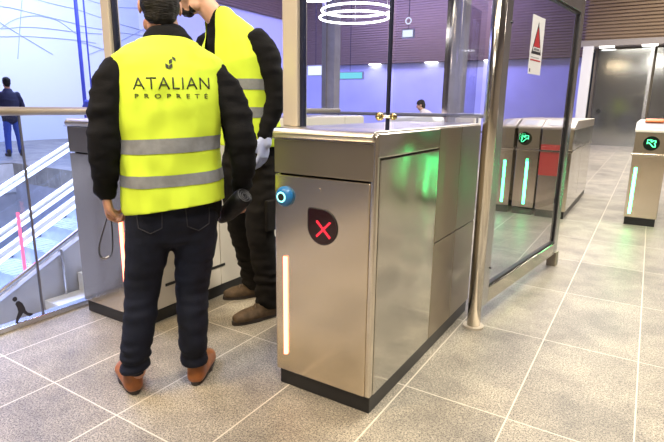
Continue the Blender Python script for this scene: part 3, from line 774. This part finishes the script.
# torso+arms of the black fleece
bm = bmesh.new()
ringloft(bm, [(.02, .0, .812), (.005, 0, .95), (.0, .0, 1.08), (.01, 0, 1.22), (.015, .005, 1.34), (.015, .01, 1.42), (.015, .015, 1.475), (.02, .02, 1.52)],
         [(.194, .120), (.188, .128), (.180, .122), (.200, .120), (.205, .112), (.185, .095), (.12, .078), (.085, .07)], R)
AL = [(-.165, .0, 1.385), (-.205, -.015, 1.32), (-.232, -.03, 1.20), (-.244, -.03, 1.08), (-.254, .01, .99), (-.262, .045, .905)]
AR = [(.195, .0, 1.375), (.245, -.015, 1.30), (.285, -.045, 1.19), (.298, -.055, 1.08), (.305, .00, .97), (.305, .06, .895)]
chain(bm, AL, [.070, .074, .064, .062, .053, .043], 16)
chain(bm, AR, [.070, .076, .066, .062, .052, .043], 16)
def fleece_d(p):
    a = abs(p.x) > .19
    return (.010*nz(p, (9, 9, 22), 3)+.006*nz(p, (16, 16, 45), 9)) if a else .003*nz(p, (10, 10, 20))
me = fuse(bm, 'fleece_jacket', .010, 3, fleece_d); jk = link('fleece_jacket', me, M['fleece'], m1)
# collar
bm = bmesh.new()
ringloft(bm, [(.024, .022, 1.455), (.022, .024, 1.48), (.018, .030, 1.500), (.015, .034, 1.512)], [(.112, .078), (.114, .088), (.108, .088), (.098, .084)], R)
me = fuse(bm, 'collar', .008, 2, lambda p: .004*nz(p, (20, 20, 40))); link('collar', me, M['fleece'], jk)
# body (head, neck, hands, core)
bm = bmesh.new()
hm = headbm(bm, (.0, .065, 1.652), (0, .98, -.17), (1, 0, 0))
ringloft(bm, [(.015, .02, 1.42), (.012, .03, 1.50), (.005, .045, 1.58), (.0, .05, 1.64)], [(.075, .07), (.060, .060), (.060, .062), (.06, .062)], R)
ringloft(bm, [(0, 0, .82), (0, 0, 1.1), (.01, 0, 1.35), (.01, .01, 1.44)], [(.14, .09), (.14, .085), (.16, .085), (.10, .06)], R)
chain(bm, AL[:-1]+[(-.265, .045, .90)], [.05, .045, .042, .038, .032, .026], 12); chain(bm, AR[:-1]+[(.300, .065, .89)], [.05, .045, .042, .038, .032, .026], 12)
chain(bm, [(-.09, 0, .85), (-.145, .01, .47), (-.19, -.02, .10)], [.07, .05, .035], 12); chain(bm, [(.09, 0, .85), (.065, .01, .47), (.052, -.01, .10)], [.07, .05, .035], 12)
hand(bm, (-.262, .05, .895), (.10, .22, -1), (.75, -.1, 0), 1, .95, 1.12)
HR = V((.308, .075, .882))
hand(bm, HR, (-.12, -.22, -.97), (-.85, -.45, .1), 1, .95, 1.1)
bm_ = fuse(bm, 'body', .0055, 2); body1 = link('body', bm_, M['skin'], m1)
# hair
def hairmesh(c, F, Rr, zc, name='hair'):
    b = bmesh.new(); c, Fv, Rr = V(c), V(F), V(Rr); U = Rr.cross(Fv)
    m = Matrix(((Rr.x, Fv.x, U.x, c.x), (Rr.y, Fv.y, U.y, c.y), (Rr.z, Fv.z, U.z, c.z), (0, 0, 0, 1)))
    def el(x, y, z, a, bb, cc):
        b2 = bmesh.new(); bmesh.ops.create_uvsphere(b2, u_segments=24, v_segments=18, radius=1, matrix=Matrix.Translation((x, y, z)) @ Matrix.Diagonal((a, bb, cc, 1)))
        b2.transform(m); mm = bpy.data.meshes.new('x'); b2.to_mesh(mm); b2.free(); b.from_mesh(mm); bpy.data.meshes.remove(mm)
    el(0, -.012, .045, .083, .098, .083); el(0, -.040, -.005, .077, .068, .075); el(0, -.050, -.052, .062, .042, .048)
    me = fuse(b, name, .006, 2, lambda p: .005*nz(p, (60, 60, 25))+.004*nz(p, (25, 25, 12), 5))
    return me
link('hair', hairmesh((.0, .065, 1.652), (0, .98, -.17), (1, 0, 0), 0), M['hair'], body1)
# vest
bm = bmesh.new()
ringloft(bm, [(.015, .0, .835), (.012, 0, .92), (.008, 0, 1.02), (.006, 0, 1.12), (.012, -.002, 1.24), (.017, 0, 1.34), (.018, .004, 1.40), (.018, .008, 1.438), (.018, .014, 1.468), (.018, .022, 1.490)],
         [(.214, .158), (.210, .152), (.203, .146), (.203, .142), (.214, .140), (.222, .134), (.226, .124), (.215, .108), (.170, .094), (.125, .084)], R, 28)
def vd(p):
    return .009*nz(p, (6, 6, 5), 2)+.007*nz(p, (17, 17, 12), 8)+.012*max(0, (1.15-p.z)/.3)*nz(p, (13, 13, 3), 4)
me = fuse(bm, 'high_visibility_vest', .009, 3, vd)
bm = bmesh.new(); bm.from_mesh(me)
# open the bottom along a slanted hem
bmesh.ops.bisect_plane(bm, geom=bm.verts[:]+bm.edges[:]+bm.faces[:], plane_co=(0, 0, .838), plane_no=V((-.12, .10, 1)).normalized(), clear_inner=True)
bmesh.ops.bisect_plane(bm, geom=bm.verts[:]+bm.edges[:]+bm.faces[:], plane_co=(0, 0, 1.505), plane_no=V((0, .35, 1)).normalized(), clear_outer=True)
bm.to_mesh(me); bm.free()
vest = link('high_visibility_vest', me, M['hivis'], m1)
sd = vest.modifiers.new('solid', 'SOLIDIFY'); sd.thickness = .004; sd.offset = 1
b1 = split_bands(me, vest, [(1.078, 1.135), (.945, .992)], .05, .0062)
# lettering and mark draped on the back of the vest
bmv = bmesh.new(); bmv.from_mesh(me); tree = BVHTree.FromBMesh(bmv)
def drape(me2, name, parent, off=.0058):
    for v in me2.vertices:
        h = tree.ray_cast(V((v.co.x, -.6, v.co.z)), V((0, 1, 0)))
        y = h[0].y if h[0] is not None else -.15
        v.co = V((v.co.x, y-off-v.co.y, v.co.z))
    o = link(name, me2, M['print_'], parent)
    s = o.modifiers.new('solid', 'SOLIDIFY'); s.thickness = .0012; s.offset = 0
    return o
def text_mesh(s, width, height, x0, z0, slant, spacing, bold=.0):
    cu = bpy.data.curves.new('t', 'FONT'); cu.body = s; cu.space_character = spacing; cu.resolution_u = 3; cu.offset = bold
    o = bpy.data.objects.new('t', cu); C.objects.link(o); dg = bpy.context.evaluated_depsgraph_get(); dg.update()
    me2 = bpy.data.meshes.new_from_object(o.evaluated_get(dg)); bpy.data.objects.remove(o)
    b = bmesh.new(); b.from_mesh(me2); 
    for _ in range(2): 
        lo = [e for e in b.edges if e.calc_length() > .12]
        if lo: bmesh.ops.subdivide_edges(b, edges=lo, cuts=1)
    bmesh.ops.triangulate(b, faces=b.faces[:]); b.to_mesh(me2); b.free()
    xs = [v.co.x for v in me2.vertices]; ys = [v.co.y for v in me2.vertices if True]
    ax, bx_ = min(xs), max(xs); ah = .70
    for v in me2.vertices:
        u = (v.co.x-ax)/(bx_-ax); v.co = V((x0+u*width, 0, z0+(v.co.y/ah)*height+slant*u))
    return me2
drape(text_mesh('ATALIAN', .287, .046, -.122, 1.318, .008, 1.12, -.006), 'lettering', vest)
drape(text_mesh('PROPRET\u00c9', 272e-3, .0165, -.117, 1.286, .004, 2.1), 'small_lettering', vest)
b = bmesh.new()
def quad(pts):
    n = 4; g = [[b.verts.new((pts[0][0]*(1-u)*(1-w)+pts[1][0]*u*(1-w)+pts[2][0]*u*w+pts[3][0]*(1-u)*w, 0, pts[0][1]*(1-u)*(1-w)+pts[1][1]*u*(1-w)+pts[2][1]*u*w+pts[3][1]*(1-u)*w)) for u in [i/n for i in range(n+1)]] for w in [i/n for i in range(n+1)]]
    for i in range(n):
        for j in range(n): b.faces.new((g[i][j], g[i][j+1], g[i+1][j+1], g[i+1][j]))
ox_, oz_ = .000, 1.395
k = .0075
for q in ([(0, 1.0), (1.6, .1), (1.6, 2.1), (0, 3.0)], [(1.8, .1), (3.4, 1.0), (3.4, 3.0), (1.8, 2.1)], [(1.8, 2.6), (3.4, 3.5), (3.4, 5.5), (1.8, 4.6)], [(3.6, 5.4), (5.2, 4.3), (5.2, 5.9), (3.6, 6.6)]):
    quad([(ox_+p[0]*k, oz_+p[1]*k) for p in q])
me2 = bpy.data.meshes.new('m'); b.to_mesh(me2); b.free(); drape(me2, 'emblem', vest); bmv.free()
# jeans
bm = bmesh.new()
ringloft(bm, [(.0, .0, .95), (.0, -.005, .88), (.0, -.008, .80), (.0, -.005, .76)], [(.170, .115), (.188, .125), (.193, .128), (.186, .118)], R)
LL = [(-.092, -.003, .82), (-.108, .0, .68), (-.132, .008, .56), (-.148, .005, .46), (-.165, -.015, .34), (-.188, -.028, .22), (-.200, -.020, .13)]
LR = [(.092, -.003, .82), (.090, .0, .68), (.075, .008, .56), (.064, .005, .46), (.058, -.015, .34), (.054, -.028, .22), (.056, -.018, .13)]
rr = [(.098, .115), (.094, .102), (.082, .088), (.074, .078), (.070, .078), (.063, .070), (.056, .060)]
ringloft(bm, LL, rr, R); ringloft(bm, LR, rr, R)
def jd(p):
    w = 1.0 if p.z < .6 else .45
    low = max(0, (.27-p.z)/.20)
    return .0055*w*nz(p, (6, 6, 26), 1)+.0045*nz(p, (14, 14, 30), 6)+.011*min(low, 1)*(.3+math.sin(p.z*105+5*nz(p, (8, 8, 6), 3)))
me = fuse(bm, 'jeans', .009, 2, jd)
jeans = link('jeans', me, M['denim'], m1)
for s in (-1, 1):
    b = bmesh.new(); pts = []
    bmv = bmesh.new(); bmv.from_mesh(me); tr = BVHTree.FromBMesh(bmv)
    for (x, z) in ((-.055, .86), (-.050, .775), (0, .75), (.050, .775), (.055, .86)):
        xx = s*.095+x*.9; h = tr.ray_cast(V((xx, -.6, z)), V((0, 1, 0)));
        if h[0] is not None: pts.append(h[0]+V((0, -.0015, 0)))
    P = []
    for i in range(len(pts)-1):
        for q in range(5):
            p = pts[i].lerp(pts[i+1], q/5); h = tr.ray_cast(V((p.x, -.6, p.z)), V((0, 1, 0))); P.append(h[0]+V((0, -.001, 0)))
    tube(b, P, .0022, 6); obj('pocket_seam', b, M['seam'], jeans); bmv.free()
shoe(m1, (-.205, -.035, 0), (-.262, .215, 0), M['tanshoe'])
shoe(m1, (.052, -.045, 0), (.145, .200, 0), M['tanshoe'])
# roll of black bags held at his right hip
t = thing('bin_bag_roll', 'black roll with coiled end held at the right hip of the person in front', 'bag roll')
t.location = m1.location; t.rotation_euler = m1.rotation_euler
a, b_ = V((.302, -.045, .876)), V((.212, .085, .745)); d = (b_-a)
bm = tube(bmesh.new(), [a+d*k/8 for k in range(9)], [.040, .043, .044, .043, .042, .040, .036, .028, .018], 24); r_ = obj('roll', bm, M['bag'], t, smooth=True)
dn = d.normalized(); u = dn.cross(V((0, 0, 1))).normalized(); w = dn.cross(u)
bm = bmesh.new(); tube(bm, [a-dn*.003+(u*math.cos(q*.5)+w*math.sin(q*.5))*(.006+.0011*q*.75) for q in range(38)], .0022, 6); obj('coiled_end', bm, M['coil'], t)
# strap in his left hand
t = thing('wrist_strap', 'grey looped strap hanging from the left hand of the person in front', 'strap')
t.location = m1.location; t.rotation_euler = m1.rotation_euler
bm = bmesh.new()
c = [(-.245, .11, .865), (-.262, .115, .80), (-.290, .12, .72), (-.312, .12, .65), (-.310, .12, .61), (-.285, .12, .597), (-.262, .12, .62), (-.254, .12, .70), (-.252, .115, .80), (-.248, .105, .865)]
P = []
for i in range(len(c)-1):
    for q in range(4):
        p0, p1, p2, p3 = V(c[max(i-1, 0)]), V(c[i]), V(c[i+1]), V(c[min(i+2, len(c)-1)]); tt = q/4
        P.append(.5*((2*p1)+(p2-p0)*tt+(2*p0-5*p1+4*p2-p3)*tt*tt+(-p0+3*p1-3*p2+p3)*tt**3))
ringloft(bm, P, [(.0085, .0025)]*len(P), (.2, 1, 0), 8)
obj('loop', bm, M['strap'], t, smooth=True)
bm = tube(bmesh.new(), [(-.308, .12, .602), (-.292, .12, .594), (-.275, .12, .604)], .0055, 8); obj('end_clip', bm, M['ringm'], t)

# ---------- man standing between the gates
m2 = thing('person', 'bearded person in open yellow vest and black clothes standing between the gates', 'person')
F2 = (0, -1); xf(m2, (-1.93, 2.20), F2)
# own frame: +x = own right, +y = facing direction
bm = bmesh.new()
TOR = [(-.01, -.02, .98), (-.005, -.01, 1.08), (.01, .01, 1.20), (.035, .025, 1.34), (.06, .04, 1.48), (.08, .05, 1.58), (.105, .065, 1.66), (.125, .08, 1.72)]
TAB = [(.170, .118), (.168, .115), (.172, .115), (.192, .120), (.200, .115), (.180, .098), (.115, .078), (.072, .066)]
ringloft(bm, TOR, TAB, R)
A2L = [(-.115, .04, 1.60), (-.165, .03, 1.52), (-.200, .02, 1.40), (-.215, .025, 1.30), (-.205, .06, 1.19), (-.195, .09, 1.10)]
A2R = [(.225, .05, 1.60), (.265, .06, 1.52), (.285, .07, 1.40), (.28, .11, 1.30), (.24, .21, 1.22), (.18, .28, 1.16)]
for A in (A2L, A2R): chain(bm, A, [.068, .070, .058, .054, .048, .040], 16)
me = fuse(bm, 'black_shirt', .010, 3, lambda p: (.008*nz(p, (9, 9, 20), 7)+.005*nz(p, (18, 18, 40), 2)))
link('black_shirt', me, M['shirt'], m2)
bm = bmesh.new()
HC = V((.225, .165, 1.845)); HF = V((.47, .855, -.22)).normalized(); HRR = V((.876, -.482, 0)).normalized()
headbm(bm, HC, HF, HRR)
ringloft(bm, [(.085, .05, 1.62), (.12, .075, 1.70), (.16, .11, 1.76), (.205, .145, 1.82)], [(.07, .065), (.058, .058), (.057, .058), (.058, .06)], R)
ringloft(bm, [(0, -.01, 1.0), (.02, .015, 1.25), (.045, .04, 1.5), (.06, .055, 1.62)], [(.13, .08), (.13, .08), (.16, .085), (.10, .06)], R)
for A in (A2L, A2R): chain(bm, A, [.05, .045, .042, .038, .032, .027], 12)
chain(bm, [(-.09, 0, .95), (-.09, 0, .5), (-.09, -.03, .12)], [.08, .055, .04], 12); chain(bm, [(.09, 0, .95), (.14, -.09, .5), (.20, -.24, .12)], [.08, .055, .04], 12)
hand(bm, (.18, .28, 1.16), (-.5, .8, -.1), (0, 0, -1), -1, .4)
hand(bm, (-.195, .095, 1.09), (.03, .12, -1), (1, .1, 0), -1, .35)
body2 = link('body', fuse(bm, 'body', .006, 2), M['skin_light'], m2)
link('hair', hairmesh(HC, HF, HRR, 0), M['hair'], body2)
bm = bmesh.new(); HU = HRR.cross(HF)
for (x, y, z, r) in ((0, .052, -.098, (.034, .034, .022)), (.044, .03, -.075, (.018, .026, .03)), (-.044, .03, -.075, (.018, .026, .03)), (0, .084, -.040, (.024, .014, .008)), (0, .078, -.082, (.026, .018, .016))):
    blob(bm, HC+HRR*x+HF*y+HU*z, r)
link('beard', fuse(bm, 'beard', .006, 2, lambda p: .003*nz(p, (80, 80, 80))), M['hair'], body2)
# glove on his left hand
bm = bmesh.new(); hand(bm, (-.195, .095, 1.095), (.03, .12, -1), (1, .1, 0), -1, .35, 1.12); ringloft(bm, [(-.195, .092, 1.115), (-.195, .096, 1.06)], [(.034, .030), (.038, .026)], R)
for v in bm.verts: v.co = V((-.195, .095, 1.03))+(v.co-V((-.195, .095, 1.03)))*1.09
gl = link('glove', fuse(bm, 'glove', .006, 2), M['glove'], m2); gl['label'] = 'pale blue work glove'
# vest of the second man, open at the front
bm = bmesh.new()
VT = [(.0, -.01, 1.05), (.0, -.005, 1.12), (.012, .01, 1.22), (.035, .025, 1.34), (.06, .04, 1.48), (.08, .048, 1.57), (.09, .055, 1.62), (.102, .062, 1.66), (.118, .072, 1.70)]
VA = [(.200, .150), (.196, .146), (.194, .142), (.204, .142), (.215, .140), (.200, .122), (.172, .106), (.128, .094), (.098, .085)]
ringloft(bm, VT, VA, R, 28)
me = fuse(bm, 'high_visibility_vest', .009, 3, lambda p: .007*nz(p, (9, 9, 4), 5)+.004*nz(p, (24, 24, 9), 1))
bm = bmesh.new(); bm.from_mesh(me)
bmesh.ops.bisect_plane(bm, geom=bm.verts[:]+bm.edges[:]+bm.faces[:], plane_co=(0, 0, 1.045), plane_no=(0, 0, 1), clear_inner=True)
# open front strip and neck
for sgn in (-1, 1):
    bmesh.ops.bisect_plane(bm, geom=bm.verts[:]+bm.edges[:]+bm.faces[:], plane_co=(sgn*.036+.085, 0, 1.35), plane_no=V((1, 0, -sgn*.06-.15)).normalized())
dele = [f for f in bm.faces if f.calc_center_median().y > .08 and abs(f.calc_center_median().x-.085-(f.calc_center_median().z-1.35)*.15) < .036+(f.calc_center_median().z-1.35)*.06]
bmesh.ops.delete(bm, geom=dele, context='FACES')
bm.to_mesh(me); bm.free()
v2 = link('high_visibility_vest', me, M['hivis'], m2); sd = v2.modifiers.new('solid', 'SOLIDIFY'); sd.thickness = .004; sd.offset = 1
split_bands(me, v2, [(1.345, 1.40), (1.20, 1.255)], 0, .0065)
bm = bmesh.new()
ringloft(bm, [(0, -.02, 1.10), (0, -.02, 1.02), (0, -.02, .94), (0, -.01, .89)], [(.160, .112), (.176, .122), (.182, .125), (.175, .115)], R)
L2 = [(-.088, -.01, .94), (-.090, .0, .80), (-.090, .02, .66), (-.088, .02, .54), (-.088, -.01, .40), (-.090, -.035, .26), (-.088, -.045, .11)]
R2 = [(.088, -.01, .94), (.100, -.01, .80), (.120, -.03, .66), (.140, -.07, .54), (.165, -.14, .40), (.185, -.20, .26), (.200, -.25, .11)]
rr2 = [(.096, .112), (.094, .104), (.086, .094), (.080, .088), (.078, .085), (.076, .080), (.076, .078)]
ringloft(bm, L2, rr2, R); ringloft(bm, R2, rr2, R)
me = fuse(bm, 'work_trousers', .010, 2, lambda p: .007*nz(p, (6, 6, 22), 4)+.006*nz(p, (12, 12, 30), 1)+(.006*math.sin(p.z*80+4*nz(p, (8, 8, 8))) if p.z < .3 else 0))
wt = link('work_trousers', me, M['worktr'], m2)
for (x, y, z) in ((-.185, .0, .66),):
    bm = bx(-.012, .012, -.075, .075, -.09, .09); o = obj('side_pocket', bm, M['worktr'], wt, bevel=.008); o.location = (x+.008, y, z)
shoe(m2, (-.118, -.10, 0), (.000, .175, 0), M['brownshoe'], lace=True)
shoe(m2, (.165, -.31, 0), (.330, -.09, 0), M['brownshoe'], lace=True)

# ---------- distant people
def far_person(loc, rz, label, top, leg, hairm, arms='front', h=1.75, armsdown=False, gr=None):
    t = thing('person', label, 'person', loc, rz, gr); k = h/1.75
    bm = bmesh.new()
    headbm(bm, (0, .02, 1.63*k), (0, 1, 0), (1, 0, 0)); ringloft(bm, [(0, 0, 1.38*k), (0, .01, 1.6*k)], [(.06, .06), (.055, .055)], R, 12)
    ringloft(bm, [(0, 0, .85*k), (0, 0, 1.1*k), (0, 0, 1.38*k)], [(.13, .09), (.12, .08), (.13, .08)], R, 12)
    for s in (-1, 1):
        el = (s*.27, .06, 1.12*k); ha = (s*.20, .24, 1.08*k) if not armsdown else (s*.24, .08, .82*k)
        chain(bm, [(s*.17, 0, 1.38*k), el, ha], [.045, .038, .028], 10, 2)
        hand(bm, ha, (0, .3, -1), (-s, 0, 0), s, .4)
        chain(bm, [(s*.09, 0, .85*k), (s*.11, .0, .45*k), (s*.13, -.01, .07*k)], [.07, .05, .035], 10, 2)
    b = link('body', fuse(bm, 'body', .011, 1), M['skin'], t)
    link('hair', hairmesh((0, .02, 1.63*k), (0, 1, 0), (1, 0, 0), 0), hairm, b)
    bm = bmesh.new(); ringloft(bm, [(0, 0, .82*k), (0, 0, 1.0*k), (0, 0, 1.25*k), (0, 0, 1.38*k), (0, 0, 1.45*k)], [(.19, .13), (.185, .13), (.205, .135), (.19, .11), (.10, .08)], R)
    for s in (-1, 1):
        el = (s*.27, .06, 1.12*k); ha = (s*.20, .24, 1.08*k) if not armsdown else (s*.24, .08, .84*k)
        chain(bm, [(s*.17, 0, 1.38*k), el, ha], [.072, .062, .05], 12, 2)
    link('jacket', fuse(bm, 'jacket', .014, 2, lambda p: .008*nz(p, (9, 9, 18))), top, t)
    bm = bmesh.new(); ringloft(bm, [(0, 0, .95*k), (0, 0, .82*k)], [(.15, .11), (.17, .12)], R)
    for s in (-1, 1): ringloft(bm, [(s*.085, 0, .85*k), (s*.10, 0, .6*k), (s*.115, 0, .45*k), (s*.13, -.01, .09*k)], [(.09, .10), (.08, .085), (.07, .075), (.065, .07)], R)
    link('trousers', fuse(bm, 'trousers', .014, 2, lambda p: .006*nz(p, (8, 8, 20))), leg, t)
    for s in (-1, 1): shoe(t, (s*.13, -.09, 0), (s*.16, .17, 0), M['sole'])
    return t
far_person((-12.65, 6.15, 0), math.radians(74), 'distant person in navy jacket and blue jeans standing beyond the escalator void', M['navy'], M['jeans'], M['hair'], h=1.80)
far_person((-12.2, 8.0, 0), math.radians(60), 'distant blue-lit person left of the pair behind the near person', M['bluelit'], M['bluelit'], M['hair'], h=1.60)
far_person((-12.0, 8.55, 0), math.radians(150), 'distant blue-lit person right of the pair, mostly behind the near person', M['bluelit'], M['bluelit'], M['hair'], h=1.50)
# person in a pale coat bending beside the white desk
t = thing('person', 'distant person in a pale coat leaning over the white desk', 'person', (-4.55, 11.2, 0), math.radians(110))
bm = bmesh.new(); headbm(bm, (.0, .02, 1.30), (0, .95, -.3), (1, 0, 0))
ringloft(bm, [(0, -.06, 1.1), (0, .0, 1.25)], [(.055, .055), (.055, .055)], R, 12)
ringloft(bm, [(0, -.45, .8), (0, -.3, .95), (0, -.06, 1.12)], [(.13, .09), (.12, .08), (.14, .08)], R, 12)
for s in (-1, 1):
    chain(bm, [(s*.17, -.08, 1.12), (s*.22, .1, .95), (s*.15, .33, 1.02)], [.045, .04, .03], 10, 2); hand(bm, (s*.15, .33, 1.02), (0, 1, 0), (0, 0, -1), s, .3)
    chain(bm, [(s*.09, -.45, .8), (s*.11, -.4, .42), (s*.12, -.42, .08)], [.07, .05, .035], 10, 2)
b = link('body', fuse(bm, 'body', .011, 1), M['skin_light'], t); link('hair', hairmesh((.0, .02, 1.30), (0, .95, -.3), (1, 0, 0), 0), M['hair'], b)
bm = bmesh.new(); ringloft(bm, [(0, -.48, .6), (0, -.45, .8), (0, -.3, .95), (0, -.1, 1.10), (0, -.04, 1.16)], [(.2, .15), (.19, .14), (.18, .13), (.19, .11), (.09, .08)], R)
for s in (-1, 1): chain(bm, [(s*.17, -.08, 1.12), (s*.22, .1, .95), (s*.16, .29, 1.01)], [.07, .06, .05], 12, 2)
link('coat', fuse(bm, 'coat', .014, 2), M['coat'], t)
bm = bmesh.new()
for s in (-1, 1): ringloft(bm, [(s*.085, -.45, .75), (s*.11, -.4, .42), (s*.12, -.42, .09)], [(.09, .09), (.075, .075), (.065, .065)], R)
link('trousers', fuse(bm, 'trousers', .014, 2), M['navy'], t)
for s in (-1, 1): shoe(t, (s*.12, -.50, 0), (s*.15, -.25, 0), M['sole'])

# ------------------------------------------------------------------ lights
def aim(o, tgt): o.rotation_euler = (V(tgt)-o.location).to_track_quat('-Z', 'Y').to_euler(); return o
def area(loc, size, power, col=(1, .925, .81), rot=(0, 0, 0), sy=None, name='lamp_and_fill'):
    l = bpy.data.lights.new(name, 'AREA'); l.energy = power; l.color = col; l.shape = 'RECTANGLE'; l.size = size; l.size_y = sy or size
    o = bpy.data.objects.new(name, l); C.objects.link(o); o.location = loc; o.rotation_euler = rot; return o
area((.0, .3, 4.3), 1.1, 165, sy=.7)
area((-2.5, -.6, 4.3), 1.0, 200, col=(1, .76, .47), sy=.8)  # added warm fill for the left floor, no fixture known
area((-4.1, 9.6, 3.6), 1.2, 60, sy=.5)  # added fill brightening the desk, for the ring lamps' glow
area((-1.0, -4.2, 4.3), 3.0, 170, sy=1.5)  # added behind the camera to brighten what the steel mirrors
area((-.2, 3.6, 4.3), .7, 165, sy=2)
area((1.2, 5.6, 4.3), 1.2, 150, sy=2)
area((-1.0, 9.5, 4.6), 2.0, 270, sy=3)
area((0, 15.5, 4.8), 3.0, 520, sy=4)
area((1.5, 18.4, 6.5), 3.0, 200, rot=(math.radians(55), 0, 0), sy=1)
area((-9.0, 21.5, 5.5), 6.0, 130, col=(.7, .55, 1), rot=(math.radians(70), 0, 0), sy=1)
aim(area((-12.4, 8.6, 6.2), 3.0, 800, col=(.50, .64, 1.0), sy=5), (-17.4, 9.6, .6))
aim(area((-13.0, 18, 6.9), 2.5, 500, col=(.25, .25, 1.0), sy=5), (-17.4, 19, 2.5))
aim(area((-9.5, 20.6, 7.2), 9.0, 1000, col=(.30, .30, 1.0), sy=1.5), (-9.5, 24.5, 1.2))
lb = area((-7.4, 1.2, 6.5), 4.0, 1250, col=(.60, .66, 1.0), sy=6, name='blue_lamp_and_fill'); lb.data.spread = math.radians(95)  # added over the void to brighten stairs and escalators
area((-6.5, 12, 7.6), 7.0, 380, col=(.30, .28, 1.0), sy=7, name='blue_lamp_and_fill')
area((-14.2, 4, 6.5), 3.0, 320, col=(.42, .38, 1.0), sy=5, name='blue_lamp_and_fill')  # added violet-blue fill that tints the far floor
w = bpy.data.worlds.new('world'); S.world = w; w.use_nodes = True
w.node_tree.nodes['Background'].inputs[0].default_value = (.75, .78, 1, 1); w.node_tree.nodes['Background'].inputs[1].default_value = .05

# ------------------------------------------------------------------ camera
cd = bpy.data.cameras.new('camera'); cam = bpy.data.objects.new('camera', cd); C.objects.link(cam); S.camera = cam
cd.sensor_width = 36; cd.lens = 36*501.35/664; cd.clip_end = 200
p_, r_, y_ = .22676795, .01406275, -.55522185
cp, sp, cy, sy = math.cos(p_), math.sin(p_), math.cos(y_), math.sin(y_)
fw = V((sy*cp, cy*cp, -sp)); rt = V((cy, -sy, 0)); up = rt.cross(fw)
Rr = rt*math.cos(r_)+up*math.sin(r_); Uu = -rt*math.sin(r_)+up*math.cos(r_)
cam.matrix_world = Matrix(((Rr.x, Uu.x, -fw.x, 0), (Rr.y, Uu.y, -fw.y, 0), (Rr.z, Uu.z, -fw.z, 1.27), (0, 0, 0, 1)))
S.view_settings.view_transform = 'Standard'; S.view_settings.look = 'None'; S.view_settings.gamma = 1; S.view_settings.exposure = 0
S.view_settings.use_curve_mapping = False
